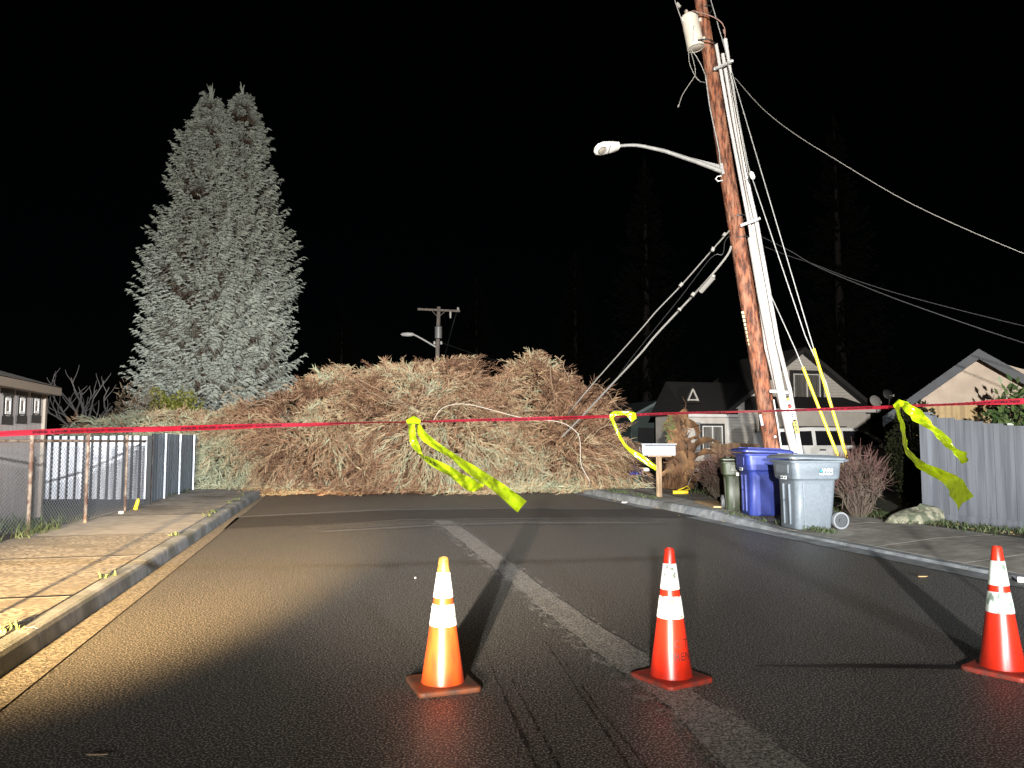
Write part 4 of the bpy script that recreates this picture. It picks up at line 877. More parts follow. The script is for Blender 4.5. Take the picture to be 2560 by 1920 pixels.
cable('overhead_wire', [(1684, -10, Z-.5), (1695, 25, Z-.5), (1708, 60, Z-.4)], .009, cablem, 'thin wire coming down to the top of the transformer', beads=[(1692, 8, Z-.5, 1700, 18, Z-.5, .035)])
# guys
def guy(pix, lab, guard=None, r=.010):
    t0 = thing('guy_wire', lab, 'guy wire', at(*pix[-1]), 0, 'guy wires right of the leaning pole'); o_ = Vector(t0.location)
    b = MB(); b.tube([at(*p)-o_ for p in pix], r, 6); b.build('wire', galv, t0, True)
    if guard:
        b = MB(); b.tube([at(*guard[0])-o_, at(*guard[1])-o_], .028, 10); b.build('guard', yellowp, t0, True)
    return t0, o_
guy([(1829, 179, 14.6), (2035, 874, 14.0), (2150, 1250, 13.7)], 'rightmost guy wire, ending in the longer bright yellow guard', ((2034, 872, 13.95), (2150, 1250, 13.67)))
g, o_ = guy([(1774, -10, 14.8), (1813, 124, 14.6), (1871, 417, 14.2), (2013, 840, 14.0), (2065, 956, 13.9), (2144, 1250, 13.7)], 'middle bare guy wire with a white strain insulator')
b = MB(); q = at(1877, 430, 14.17)-o_; q2 = at(1884, 448, 14.15)-o_; b.tube([q, q.lerp(q2, .2), q.lerp(q2, .8), q2], [.025, .045, .045, .025], 10); b.build('insulator', whitetrim, g, True)
guy([(1925, 733, 14.5), (1990, 877, 14.0), (2007, 918, 14.0), (2138, 1250, 13.7)], 'leftmost guy wire with the thinner yellow guard', ((2007, 918, 13.95), (2138, 1250, 13.65)))
cable('overhead_wire', [(1838, 195, 14.8), (1903, 268, 14.3), (1980, 330, 13.8), (2080, 393, 13.3), (2280, 510, 12.5), (2560, 634, 11.5), (2900, 760, 10)], .0055, cablem, 'bright overhead wire sagging from the pole top to the right edge')
cable('overhead_wire', [(1903, 591, 14.8), (1973, 626, 14.2), (2036, 663, 13.8), (2138, 707, 13.2), (2280, 762, 12.5), (2546, 853, 11.5), (2900, 960, 10)], .008, cabledark, 'lower dim overhead wire sagging to the right edge')
cable('overhead_wire', [(1912, 617, 14.8), (1973, 640, 14.3), (2036, 661, 13.9), (2132, 698, 13.3), (2280, 744, 12.6), (2560, 815, 11.5), (2900, 890, 10)], .006, cabledark, 'thinnest dim overhead wire just above the lowest one')
cable('communications_cable', [(1824, 576, 14.8), (1782, 623, 15.2), (1704, 712, 16), (1640, 779, 16.6), (1600, 826, 17), (1492, 948, 18.4), (1440, 1010, 19), (1420, 1035, 19.6)], .014, cablem, 'upper taut cable running down-left from pole into the fallen tree', beads=[(1778, 622, 15.1, 1785, 624, 15.1, .05), (1699, 716, 15.95, 1706, 708, 15.95, .035), (1808, 590, 14.9, 1813, 583, 14.9, .03)])
cable('communications_cable', [(1828, 615, 14.8), (1819, 637, 14.9), (1782, 684, 15.2), (1733, 738, 15.7), (1640, 837, 16.6), (1600, 885, 17), (1521, 970, 18), (1452, 1044, 19), (1405, 1092, 19.6)], .022, cablem, 'thick lower cable with splice case running down-left into the fallen tree', beads=[(1784, 688, 15.1, 1782, 694, 15.1, .04), (1782, 694, 15.1, 1752, 728, 15.4, .055), (1735, 733, 15.5, 1730, 740, 15.5, .04), (1700, 772, 15.9, 1697, 776, 15.9, .04)])
cable('communications_cable', [(1822, 590, 14.9), (1812, 605, 15), (1806, 636, 15.1), (1777, 645, 15.2), (1700, 745, 16), (1600, 868, 17), (1560, 920, 17.5), (1510, 990, 18.4)], .007, cabledark, 'thin slack cable between the two thicker cables')
cable('fallen_wire', [(1084, 1050, 19.6), (1105, 1021, 19.6), (1145, 1010, 19.5), (1191, 1015, 19.4), (1278, 1038, 19.2), (1322, 1047, 19.1), (1394, 1054, 19.1), (1429, 1070, 19.1), (1449, 1096, 19.1), (1452, 1157, 19.1), (1463, 1183, 19.1), (1474, 1203, 19.1), (1472, 1222, 19.6)], .009, M('downed_cable', (.42, .38, .32), .6), 'downed white cable draped over the front of the fallen tree', n=6)
# ------------------------------------------------------------------ distant pole
YF = 45; fb = at(1090, 1104, YF); fb.z = 0
fp = thing('utility_pole', 'small distant grey utility pole with crossarm and lamp above the fallen tree', 'utility pole', fb); FB = Vector(fb)
def fpx(px, py, d=0): return at(px, py, YF+d)-FB
b = MB(); b.tube([(0, 0, -.1), fpx(1093, 905), fpx(1097, 767)], [.17, .13, .11], 12); b.build('pole_shaft', polegrey, fp, True)
b = MB(); b.bar(fpx(1044, 773, -.15), fpx(1150, 778, -.15), .10, .12); b.build('crossarm', polegrey, fp)
b = MB(); b.bar(fpx(1080, 777, -.16), fpx(1092, 790, -.16), .03, .03); b.bar(fpx(1112, 779, -.16), fpx(1100, 790, -.16), .03, .03); b.build('brace', polegrey, fp)
b = MB(); b.lathe([(.20, -.33), (.21, -.3), (.21, .3), (.23, .34), (.1, .40)], 14, fpx(1096, 832, -.3)); b.build('transformer_tank', galv, fp, True)
b = MB(); b.tube([fpx(1089, 867), fpx(1060, 850, -.3), fpx(1038, 838, -.5), fpx(1026, 836, -.6)], .05, 8); b.build('lamp_arm', lampgrey, fp, True)
b = MB(); b.lathe([(.02, -.4), (.1, -.3), (.13, 0), (.1, .3), (.02, .4)], 10, fpx(1019, 836, -.65), rot=Matrix.Rotation(R(90), 3, 'Y')); b.build('lamp_head', lampgrey, fp, True)
for px, py in ((1145, 772), (1103, 857), (1086, 857)): b = MB(); b.lathe([(.04, -.1), (.08, -.03), (.05, 0), (.08, .05), (.02, .1)], 10, fpx(px, py, -.15)); b.build('insulator', whitetrim, fp, True)
b = MB(); b.lathe([(.05, -.25), (.07, 0), (.05, .2)], 10, fpx(1126, 785, -.15)); b.build('cutout_fuse', lampgrey, fp, True)
cable('overhead_wire', [(1141, 783, YF), (1130, 820, YF), (1113, 885, YF+2)], .03, cabledark, 'dark wire dropping from the crossarm of the distant pole')
cable('overhead_wire', [(1105, 857, YF), (1186, 885, YF-2), (1264, 908, YF-4)], .02, cabledark, 'faint wire running right from the middle of the distant pole')
# ------------------------------------------------------------------ mailbox
mp = G(1648, 1243, .14); mb = thing('mailbox', 'white metal mailbox on a weathered wooden post by the kerb', 'mailbox', (mp.x, mp.y, -.02), R(-6)); my = mp.y
b = MB(); b.box((0, 0, .53), (.125, .09, 1.06)); b.build('post', postwood, mb, bevel=.008)
b = MB(); b.box((.02, 0, 1.075), (.52, .16, .03)); b.build('shelf', postwood, mb)
b = MB(); rings = []
for x, k in ((-.36, 1), (.36, 1)): rings.append([Vector((x, y, z)) for y, z in ((-.11, 1.095), (.11, 1.095), (.12, 1.30), (.09, 1.345), (.0, 1.36), (-.09, 1.345), (-.12, 1.30))])
b.loft(rings); b.build('box', mailm, mb)
b = MB(); b.box((0, -.0, 1.345), (.78, .29, .018)); b.build('lid', M('mailbox_lid', (.25, .26, .28), .5), mb)
b = MB(); b.box((-.13, -.125, 1.27), (.17, .012, .07)); b.build('slot_plate', M('slot_grey', (.10, .11, .12), .5), mb)
b = MB(); b.box((-.345, -.13, 1.25), (.05, .03, .13)); b.build('latch', galv, mb)
b = MB(); b.tube([(-.36, -.02, 1.15), (-.42, -.02, 1.2), (-.42, -.02, 1.28)], .008, 6); b.build('handle', galv, mb)
# ------------------------------------------------------------------ wheelie bins
def rrect(lx, ly, r, n=5, cx=0, cy=0, z=0):
    out = []
    for sx_, sy_, a0 in ((1, 1, 0), (-1, 1, 90), (-1, -1, 180), (1, -1, 270)):
        for k in range(n):
            a = R(a0+90*k/(n-1)); out.append(Vector((cx+sx_*(lx/2-r)+r*math.cos(a), cy+sy_*(ly/2-r)+r*math.sin(a), z)))
    return out
def make_bin(label, mat, loc, rz, H=1.10, sx=1.0, sy=1.0, open_=False):
    t0 = thing('wheelie_bin', label, 'bin', loc, rz, 'wheelie bins by the kerb')
    k = H/1.10; b = MB(); rings = []
    for z, lx, ly, cx, r in ((0, .50, .48, -.02, .06), (.02, .53, .50, -.02, .07), (.35, .565, .535, 0, .08), (.68, .60, .565, .01, .09), (.70, .615, .585, .01, .09), (.725, .68, .65, .01, .09), (.76, .69, .66, .01, .09), (.95, .72, .67, .01, .08), (.955, .78, .71, .01, .06), (.985, .79, .72, .01, .06), (.985, .74, .67, .01, .05)):
        rings.append([Vector((q.x*sx, q.y*sy, q.z*k)) for q in rrect(lx, ly, r, 6, cx, 0, z)])
    b.loft(rings); b.build('body', mat, t0, True)
    # raised corner ribs and side panels (part of the moulded shell)
    for sgn in (-1, 1):
        b = MB(); rr = []
        for z, d, w0, w1 in ((.015, .252, -.17, .04), (.35, .270, -.19, .05), (.66, .284, -.20, .05)):
            rr.append([Vector((w0*sx, sgn*d*sy*.98, z*k)), Vector((w0*sx, sgn*(d+.012)*sy, z*k)), Vector((w1*sx, sgn*(d+.012)*sy, z*k)), Vector((w1*sx, sgn*d*sy*.98, z*k))])
        b.loft(rr); b.build('side_panel', mat, t0, bevel=.006)
    b = MB(); rr = []
    for z, xf in ((.10, -.288), (.40, -.288), (.62, -.295)):
        rr.append([Vector(((xf-.008)*sx, -.07, z*k)), Vector(((xf-.008)*sx, .07, z*k)), Vector(((xf+.02)*sx, .07, z*k)), Vector(((xf+.02)*sx, -.07, z*k))])
    fr = MB()
    for yy in (-.085, .085): fr.bar((-.286*sx, yy, .06*k), (-.302*sx, yy, .64*k), .028, .03, up=(1, 0, 0))
    fr.bar((-.292*sx, -.085, .40*k), (-.292*sx, .085, .40*k), .03, .018, up=(0, 0, 1)); fr.build('grab_bar', mat, t0)
    # front pocket under the rim
    b = MB(); b.box((-.352*sx, 0, .86*k), (.012, .36*sy, .13*k)); b.build('front_pocket', mat, t0, bevel=.01)
    # lid: domed, overlapping, hinged at the back
    b = MB(); rings = []
    for z, lx, ly, cx, r in ((.99, .80, .735, .01, .06), (.995, .83, .76, .0, .07), (1.02, .83, .76, .0, .07), (1.045, .76, .68, .0, .08), (1.06, .55, .48, .0, .08), (1.065, .30, .25, 0, .06)):
        rings.append([Vector((q.x*sx, q.y*sy, (q.z-.03*(q.x+.1))*k+ .01)) for q in rrect(lx, ly, r, 6, cx, 0, z)])
    b.loft(rings); lid = b.build('lid', mat, t0, True)
    b = MB()
    for yy in (-.22, .22): b.bar((-.30*sx, yy*sy, 1.075*k), (.26*sx, yy*sy, 1.055*k), .05, .022)
    b.build('lid_rib', mat, lid, bevel=.006)
    b = MB(); b.tube([(.44*sx, -.30*sy, .98*k), (.475*sx, -.28*sy, .985*k), (.475*sx, .28*sy, .985*k), (.44*sx, .30*sy, .98*k)], .016, 8)
    for yy in (-.25, .25): b.bar((.36*sx, yy*sy, .97*k), (.47*sx, yy*sy, .985*k), .04, .03)
    b.build('handle', mat, t0)
    for sgn in (-1, 1):
        b = MB(); c = Vector((.33*sx, sgn*.29*sy, .125)); rot = Matrix.Rotation(R(90), 3, 'X')
        b.lathe([(.10, -.03), (.125, -.03), (.125, .03), (.10, .03)], 28, c, rot=rot, cap=False); wh = b.build('wheel', M('wheel_grey', (.16, .17, .18), .6), t0, True)
        b = MB(); b.lathe([(.101, -.012), (.101, .012)], 28, c, rot=rot); b.lathe([(.03, -.034), (.03, .034)], 14, c, rot=rot)
        for a in range(8):
            an = a*math.pi/4; b.bar(c+Vector((.02*math.cos(an), 0, .02*math.sin(an))), c+Vector((.1*math.cos(an), 0, .1*math.sin(an))), .05, .012, up=(0, 1, 0))
        b.build('wheel_hub', M('hub_dark', (.05, .055, .06), .5), wh, True)
    b = MB(); b.tube([(.33*sx, -.30*sy, .125), (.33*sx, .30*sy, .125)], .012, 8); b.box((.26*sx, 0, .19), (.10, .42*sy, .14)); b.build('axle', blackrub, t0)
    b = MB(); b.box((-.3545*sx, -.04, .735*k), (.004, .17, .05)); lb = b.build('address_sticker', stickerw, t0)
    b = MB(); 
    for i, yy in enumerate((-.10, -.03, -.005, .025)): b.box((-.3575*sx, yy, .735*k), (.003, .016 if i else .03, .028))
    b.build('print', stickerd, lb)
    return t0
ROT = R(9)
q = G(2012, 1323, .11); 
gb = make_bin('light grey wheelie bin with white emblem, nearest the road', bin_grey, (q.x+.16, q.y+.33, .10), ROT, 1.12, 1.08, 1.02)
q = G(1905, 1292, .13); bb_ = make_bin('bright blue wheelie bin between the grey and green bins', bin_blue, (q.x+.12, q.y+.33, .14), R(2), 1.16, 1.05, 1.02)
q = G(1838, 1277, .14); gr = make_bin('dark olive green wheelie bin, partly hidden behind the blue bin', bin_green, (q.x+.12, q.y+.25, .14), R(80), .98, .80, .82)
# emblem on the grey bin side: teal arrow and white letters on the -y side
def text_mesh(s, size, bold=False):
    cu = bpy.data.curves.new('t', 'FONT'); cu.body = s; cu.size = size; cu.offset = .012*size if bold else 0
    o = bpy.data.objects.new('t', cu); COL.objects.link(o); dg = bpy.context.evaluated_depsgraph_get(); me = bpy.data.meshes.new_from_object(o.evaluated_get(dg))
    bmm = bmesh.new(); bmm.from_mesh(me); xs = [v.co.x for v in bmm.verts]; x = min(xs)
    while x < max(xs):
        bmesh.ops.bisect_plane(bmm, geom=bmm.verts[:]+bmm.edges[:]+bmm.faces[:], plane_co=(x, 0, 0), plane_no=(1, 0, 0)); x += size*.09
    bmm.to_mesh(me); bmm.free()
    vs = [v.co.copy() for v in me.vertices]; fs = [tuple(p.vertices) for p in me.polygons]; bpy.data.objects.remove(o); bpy.data.meshes.remove(me); return vs, fs
SD = -.345*1.02-.010
vs, fs = text_mesh('WM', .085, True); b = MB(); b.add([Vector((v.x*1.1+.055, SD, v.z*0+v.y+.83)) for v in vs], fs); b.box((.115, SD, .805), (.21, .003, .016)); b.build('emblem', stickerw, gb)
b = MB(); b.add([Vector((.01, SD, .845)), Vector((.05, SD, .885)), Vector((.05, SD, .865)), Vector((.085, SD-.001, .855)), Vector((.05, SD, .845)), Vector((.05, SD, .82))], [(0, 5, 4, 3, 2, 1)]); b.build('emblem_arrow', teal, gb)
# ------------------------------------------------------------------ traffic cones
def cone(label, px, py, rz, mats, H=.72, bs=.36):
    om, tip, bnd, bse = mats; q = G(px, py, .02); t0 = thing('traffic_cone', label, 'traffic cone', (q.x, q.y, .0), rz, 'traffic cones in a row across the road')
    k = H/.72; pr = lambda z: .0265+(.120-.0265)*(1-(z-.035)/(H-.035))**1.06
    b = MB(); n = 40
    b.lathe([(pr(.035)+.006, .028), (pr(.04)+.002, .04), (pr(.3*H), .3*H), (pr(.6*H), .6*H), (pr(.8*H), .8*H), (pr(.87*H), .87*H)], n, cap=False); b.build('cone_body', om, t0, True)
    b = MB(); b.lathe([(pr(.87*H)+.001, .868*H), (pr(H)+.001, H-.008), (pr(H)-.004, H), (pr(H)-.009, H), (pr(H)-.01, .9*H)], n, cap=False); b.build('cone_tip', tip, t0, True)
    for z0, z1 in ((.475*H, .64*H), (.69*H, .885*H)):
        b = MB(); b.lathe([(pr(z0)+.001, z0), (pr(z0)+.003, z0+.002), (pr(z1)+.003, z1-.002), (pr(z1)+.001, z1)], n, cap=False); b.build('reflective_band', bnd, t0, True)
    b = MB(); rings = []
    for z, sz, r in ((.0, bs, .03), (.012, bs+.004, .032), (.026, bs, .03), (.031, bs-.03, .03)): rings.append(rrect(sz, sz, r, 5, 0, 0, z))
    b.loft(rings); b.build('base', bse, t0, False, bevel=.003)
    return t0, pr, H
ONB = M('cone_base_orange', (.34, .028, .012), .6, (.12, .035, .025), 12, lo=.4, hi=.65, detail=7)
cone('traffic cone with faded amber tip, leftmost of the three', 1107, 1706, R(20), (orange_old, conetip, band, M('cone_base_dirty', (.20, .055, .018), .6, (.07, .04, .028), 10, detail=7)), .72, .355)
t2, pr2, H2 = cone('bright red-orange cone lettered in dark print, middle of three', 1678, 1690, R(33), (orange, orange, band, ONB), .755, .345)
cone('red-orange cone with scuffed greyish bands, at the right edge', 2506, 1670, R(38), (orange, orange, band_worn, ONB), .745, .345)
b = MB(); inkr = M('cone_ink', (.07, .008, .005), .6)
for s_, zz in (('CITY', .205), ('RENT', .135)):
    vs, fs = text_mesh(s_, .062, True)
    out = []
    cq = G(1678, 1690, .02); fa = math.atan2(-cq.y, -cq.x)  # towards the camera
    for v in vs:
        z = zz+v.y; r_ = pr2(z)+.0045; a = fa+R(10)+(v.x/r_) - R(33); out.append(Vector((r_*math.cos(a), r_*math.sin(a), z)))
    b.add(out, fs)
b.build('lettering', inkr, t2)
# ------------------------------------------------------------------ barrier tape
def crv(P, n=6):
    Q = [P[0]]+list(P)+[P[-1]]; out = []
    for i in range(1, len(Q)-2):
        for k in range(n):
            t = k/n; a, c, d, e = Q[i-1], Q[i], Q[i+1], Q[i+2]; out.append(.5*((2*c)+(-a+d)*t+(2*a-5*c+4*d-e)*t*t+(-a+3*c-3*d+e)*t**3))
    return out+[P[-1]]
def ribbon(name, E1, E2, mat, parent=None, org=None, text=None, tp=None, crinkle=.0):
    a = crv(E1); c = crv(E2); org = org or Vector((0, 0, 0)); b = MB(); K = 4; n = len(a); vs = []
    for i in range(n):
        for j in range(K+1):
            p = a[i].lerp(c[i], j/K); p = p+Vector((0, crinkle*math.sin(i*.5+j*1.5)+crinkle*.5*math.sin(i*1.1-j), 0)); vs.append(p-org)
    b.add(vs, [(i*(K+1)+j, i*(K+1)+j+1, (i+1)*(K+1)+j+1, (i+1)*(K+1)+j) for i in range(n-1) for j in range(K)])
    o = b.build(name, mat, parent, True)
    if text:
        s_, u0, step, hgt = text; vs, fs = text_mesh(s_, hgt, True); wtx = max(v.x for v in vs); L = [0]
        for i in range(1, n): L.append(L[-1]+((a[i]+c[i])/2-(a[i-1]+c[i-1])/2).length)
        u = u0; tb = MB()
        while u+wtx < L[-1]-.05:
            out = []
            for v in vs:
                uu = u+v.x; i = max(k for k in range(n-1) if L[k] <= uu); f = (uu-L[i])/(L[i+1]-L[i]); vv = .5+(hgt*.36-v.y)/.076
                p = a[i].lerp(a[i+1], f).lerp(c[i].lerp(c[i+1], f), vv); out.append(p-org+Vector((0, -.006-crinkle*1.6, 0)))
            tb.add(out, fs); u += wtx+step
        if tb.v: tb.build('lettering', ink, o if parent is None else o)
    return o
TY = 3.6
tx = [-420, -200, 0, 108, 200, 398, 529, 698, 780, 900, 1012, 1049, 1135, 1220, 1358, 1500, 1640, 1800, 1960, 2100, 2240, 2300, 2400, 2480, 2560, 2700, 2900]
t1 = [1103, 1090, 1078, 1073, 1070, 1066, 1062, 1058, 1057, 1055, 1053.5, 1052, 1049, 1046, 1042, 1038, 1032, 1028, 1024, 1018, 1013, 1011, 1007, 1000, 995, 986, 973]
t2_ = [1117, 1104, 1092, 1087, 1083, 1079, 1075, 1068, 1066, 1058.5, 1057, 1056, 1055, 1053, 1051, 1045, 1038, 1033, 1029, 1026, 1021, 1017, 1013, 1012, 1010, 1001, 988]
def dpth(x): return 3.75+.0*x
E1 = [at(x, y, TY+.035) for x, y in zip(tx, t1)]; E2 = [at(x, y, TY-.03) for x, y in zip(tx, t2_)]
rt = ribbon('red_tape', E1, E2, rtape, None, E1[0], ('FIRE LINE DO NOT CROSS', .25, .22, .040), crinkle=.003); rt.location = E1[0]
tag(rt, 'long red barrier tape stretched right across the whole scene', 'barrier tape')
for pnt, lab in ((E1[0], 'steel stake holding the left end of the red tape'), (E1[-1], 'steel stake holding the right end of the red tape')):
    b = MB(); b.tube([(0, 0, -.1), (0, 0, pnt.z+.12)], .016, 8); o = b.build('stake', galv, None, True); o.location = (pnt.x, pnt.y, 0); tag(o, lab, 'stake')
def pr_(pts, Y, dY=0): n = len(pts); return [at(p[0], p[1], Y+dY*i/(n-1)) for i, p in enumerate(pts)]
yr = thing('yellow_tape', 'wide yellow tape ribbon fluttering in front of the fallen tree', 'barrier tape', at(1033, 1056, 3.55), 0, 'yellow ribbons tied to the red tape'); o1 = Vector(yr.location)
ribbon('tail', pr_([(1020, 1053), (1022, 1089), (1030, 1116), (1047, 1137), (1082, 1167), (1122, 1190), (1145, 1207), (1164, 1224), (1180, 1229), (1198, 1226)], 3.55, -.1), pr_([(1035, 1053), (1039, 1085), (1050, 1116), (1056, 1135), (1076, 1143), (1131, 1169), (1155, 1184), (1176, 1194), (1196, 1204), (1212, 1214)], 3.50, -.14), ytape, yr, o1, ('NOT', .16, .5, .045), crinkle=.011)
ribbon('tail', pr_([(1040, 1053), (1044, 1087), (1076, 1116), (1128, 1147), (1159, 1175), (1198, 1205), (1215, 1213), (1251, 1243), (1294, 1281)], 3.60, -.5), pr_([(1046, 1053), (1058, 1073), (1092, 1104), (1130, 1130), (1162, 1150), (1202, 1174), (1238, 1196), (1277, 1224), (1317, 1252)], 3.56, -.55), ytape, yr, o1, crinkle=.011)
b = MB(); b.tube([at(1020, 1054, 3.52)-o1, at(1034, 1050, 3.50)-o1, at(1048, 1054, 3.52)-o1], [.012, .02, .012], 8); b.build('knot', ytape, yr, True)
yr = thing('yellow_tape', 'thin hooked yellow tape ribbon curling beside the white mailbox', 'barrier tape', at(1532, 1041, 3.55), 0, 'yellow ribbons tied to the red tape'); o1 = Vector(yr.location)
ribbon('tail', pr_([(1591, 1046), (1586, 1031), (1551, 1028), (1532, 1030), (1524, 1040), (1530, 1058), (1549, 1098), (1566, 1122), (1594, 1147), (1640, 1177)], 3.5, -.05), pr_([(1579, 1056), (1566, 1039), (1548, 1038), (1538, 1040), (1534, 1047), (1540, 1060), (1556, 1097), (1574, 1119), (1605, 1137), (1641, 1164)], 3.48, -.03), ytape, yr, o1, ('DO NOT', .05, .12, .030), crinkle=.003)
yr = thing('yellow_tape', 'yellow tape ribbon with two long tails before the grey fence', 'barrier tape', at(2250, 1015, 3.5), 0, 'yellow ribbons tied to the red tape'); o1 = Vector(yr.location)
ribbon('tail', pr_([(2252, 1008), (2261, 1027), (2279, 1048), (2311, 1066), (2337, 1089), (2368, 1118), (2383, 1135), (2410, 1160)], 3.5, -.2), pr_([(2267, 1006), (2292, 1018), (2319, 1046), (2345, 1070), (2371, 1095), (2395, 1122), (2412, 1131), (2424, 1147)], 3.45, -.22), ytape, yr, o1, crinkle=.011)
ribbon('tail', pr_([(2238, 1009), (2244, 1040), (2256, 1095), (2267, 1135), (2290, 1167), (2331, 1190), (2366, 1219), (2380, 1242), (2395, 1277)], 3.5, -.4), pr_([(2247, 1008), (2256, 1043), (2264, 1095), (2276, 1126), (2299, 1150), (2340, 1167), (2383, 1187), (2409, 1200), (2428, 1240)], 3.46, -.45), ytape, yr, o1, crinkle=.011)
b = MB(); b.tube([at(2236, 1016, 3.5)-o1, at(2250, 1008, 3.48)-o1, at(2268, 1010, 3.5)-o1], [.010, .018, .010], 8); b.build('knot', ytape, yr, True)
# ------------------------------------------------------------------ van
vp = at(2110, 1104, 25.4); vn = thing('minivan', 'silver minivan with dark windows parked before the grey house', 'van', (vp.x, vp.y, .12), R(3))
prof = [(-2.9, .35), (-2.95, .8), (-2.9, 1.02), (-2.8, 1.10), (-2.66, 1.55), (-2.5, 1.66), (-1.5, 1.72), (-.1, 1.70), (.35, 1.62), (1.15, 1.10), (1.75, .98), (1.95, .85), (2.02, .45), (1.95, .30), (-2.8, .28)]
b = MB(); W2 = .92; rings = []
for y, ins in ((-W2, .0), (-W2+.02, 0), (W2-.02, 0), (W2, 0)):
    rings.append([Vector((x, y*(1 if z < 1.1 else 1-.16*(z-1.1)/.6), z)) for x, z in prof])
b.loft(rings); b.build('body', vanpaint, vn, False, bevel=.03)
def vwin(name, poly, sg, mat):
    b = MB(); f = lambda z: W2*(1 if z < 1.1 else 1-.16*(z-1.1)/.6)
    out = [Vector((x, sg*(f(z)+.004), z)) for x, z in poly]; inn = [Vector((x, sg*(f(z)-.02), z)) for x, z in poly]; b.loft([inn, out]); return b.build(name, mat, vn)
for sg in (-1, 1):
    vwin('side_window', [(-2.6, 1.14), (-1.45, 1.14), (-1.45, 1.60), (-2.45, 1.57)], sg, glass_dark)
    vwin('side_window', [(-1.33, 1.14), (-.55, 1.14), (-.55, 1.60), (-1.33, 1.60)], sg, glass_dark)
    vwin('side_window', [(-.43, 1.14), (.78, 1.14), (.33, 1.50), (.1, 1.59), (-.43, 1.60)], sg, glass_dark)
    b = MB(); b.box((-.30, sg*(W2+.01), 1.0), (.20, .03, .05)); b.box((-1.15, sg*(W2+.01), 1.0), (.20, .03, .05)); b.build('door_handle', M('handle_dark', (.08, .08, .08), .4), vn)
    b = MB(); b.box((.72, sg*(W2+.12), 1.14), (.12, .20, .15)); b.build('side_mirror', vanpaint, vn, bevel=.03)
    for x in (-2.05, 1.2):
        b = MB(); rot = Matrix.Rotation(R(90), 3, 'X'); b.lathe([(.20, -.10), (.33, -.10), (.34, 0), (.33, .10), (.20, .10)], 24, (x, sg*(W2-.10), .34), rot=rot, cap=False); wh = b.build('wheel', blackrub, vn, True)
        b = MB(); b.lathe([(.21, -.06), (.21, .06)], 20, (x, sg*(W2-.08), .34), rot=rot); b.build('rim', galv, wh, True)
b = MB(); b.add([(.40, -.74, 1.615), (.40, .74, 1.615), (1.14, .86, 1.135), (1.14, -.86, 1.135), (.43, -.74, 1.60), (.43, .74, 1.60), (1.1, .86, 1.11), (1.1, -.86, 1.11)], [(0, 3, 2, 1), (4, 5, 6, 7)]); b.build('windscreen', glass_dark, vn)
for sg in (-1, 1): b = MB(); b.box((1.93, sg*.68, .78), (.12, .30, .14)); b.build('headlight', M('lamp_lens', (.4, .4, .4), .2), vn, bevel=.02)
b = MB(); b.bar((-2.3, -.62, 1.745), (-.2, -.62, 1.735), .03, .03); b.bar((-2.3, .62, 1.745), (-.2, .62, 1.735), .03, .03); b.build('roof_rail', blackrub, vn)
# ------------------------------------------------------------------ debris by the trunk
def dpos(px, py, z=.13): q = G(px, py, z); return Vector((q.x, q.y, z))
def lump(name, label, cat, px, py, dims, mat, seed=1, n=14):
    r = random.Random(seed); b = MB(); rings = []
    for i in range(6):
        f = i/5; k = math.sqrt(max(0, 1-f**2.2))+.06; rings.append([Vector((math.cos(a)*dims[0]/2*k*r.uniform(.8, 1.15), math.sin(a)*dims[1]/2*k*r.uniform(.8, 1.15), dims[2]*f*r.uniform(.92, 1.05))) for a in [2*math.pi*j/n for j in range(n)]])
    b.loft(rings); o = b.build(name, mat); o.location = dpos(px, py); tag(o, label, cat)
lump('tarp', 'crumpled bright blue tarp on the rubbish by the tree', 'tarp', 1588, 1203, (.50, .4, .52), bluetarp, 3)
b = MB(); b.lathe([(.12, 0), (.15, .02), (.17, .28), (.185, .29), (.185, .31), (.165, .31), (.14, .04), (.001, .03)], 18); o = b.build('tub', dkgreenp, None, True); o.location = dpos(1591, 1217); tag(o, 'dark green plastic tub below the blue tarp', 'tub')
tk = thing('toy_tricycle', 'small toy tricycle with pale wheel ring left of the mailbox post', 'toy', dpos(1618, 1212))
b = MB(); b.tube([Vector((.14*math.cos(a), -.05, .16+.10*math.sin(a))) for a in [2*math.pi*j/20 for j in range(21)]], .018, 6, cap=False); b.build('front_wheel', whiteplastic, tk, True)
b = MB(); b.tube([(0, -.05, .15), (-.03, -.02, .38), (.12, .05, .42)], .018, 6); b.tube([(-.1, -.05, .40), (.06, -.02, .42)], .014, 6); b.build('frame', blackrub, tk, True)
b = MB(); b.lathe([(.03, -.05), (.10, -.04), (.11, 0), (.08, .05), (.02, .07)], 14, (-.03, 0, .43)); b.build('seat', whiteplastic, tk, True)
hr = thing('garden_hoop', 'orange bent plastic hoop lying right of the mailbox post', 'hoop', dpos(1666, 1216))
b = MB(); b.tube([Vector((-.13+.10*math.cos(a), 0, .33+.15*math.sin(a))) for a in [math.pi*.45+1.3*math.pi*j/12 for j in range(13)]], .014, 6); b.tube([(-.06, 0, .2), (-.04, 0, .48)], .012, 6); b.build('hoop', orangeplastic, hr, True)
b = MB(); b.box((.09, 0, .24), (.26, .1, .09), Matrix.Rotation(R(28), 3, 'Y')); b.build('scoop', orangeplastic, hr, bevel=.02)
b = MB(); b.lathe([(.08, 0), (.09, .01), (.115, .25), (.125, .26), (.12, .27), (.10, .26), (.0, .24)], 16); o = b.build('plant_pot', M('pot_greenwhite', (.45, .48, .45), .5, (.06, .14, .04), 5), None, True); o.location = dpos(1668, 1218); tag(o, 'pale green-stained plant pot just right of the mailbox post', 'plant pot')
lump('bucket', 'battered pinkish white bucket beside an old dark tyre', 'bucket', 1694, 1219, (.26, .22, .23), whiteplastic, 9)
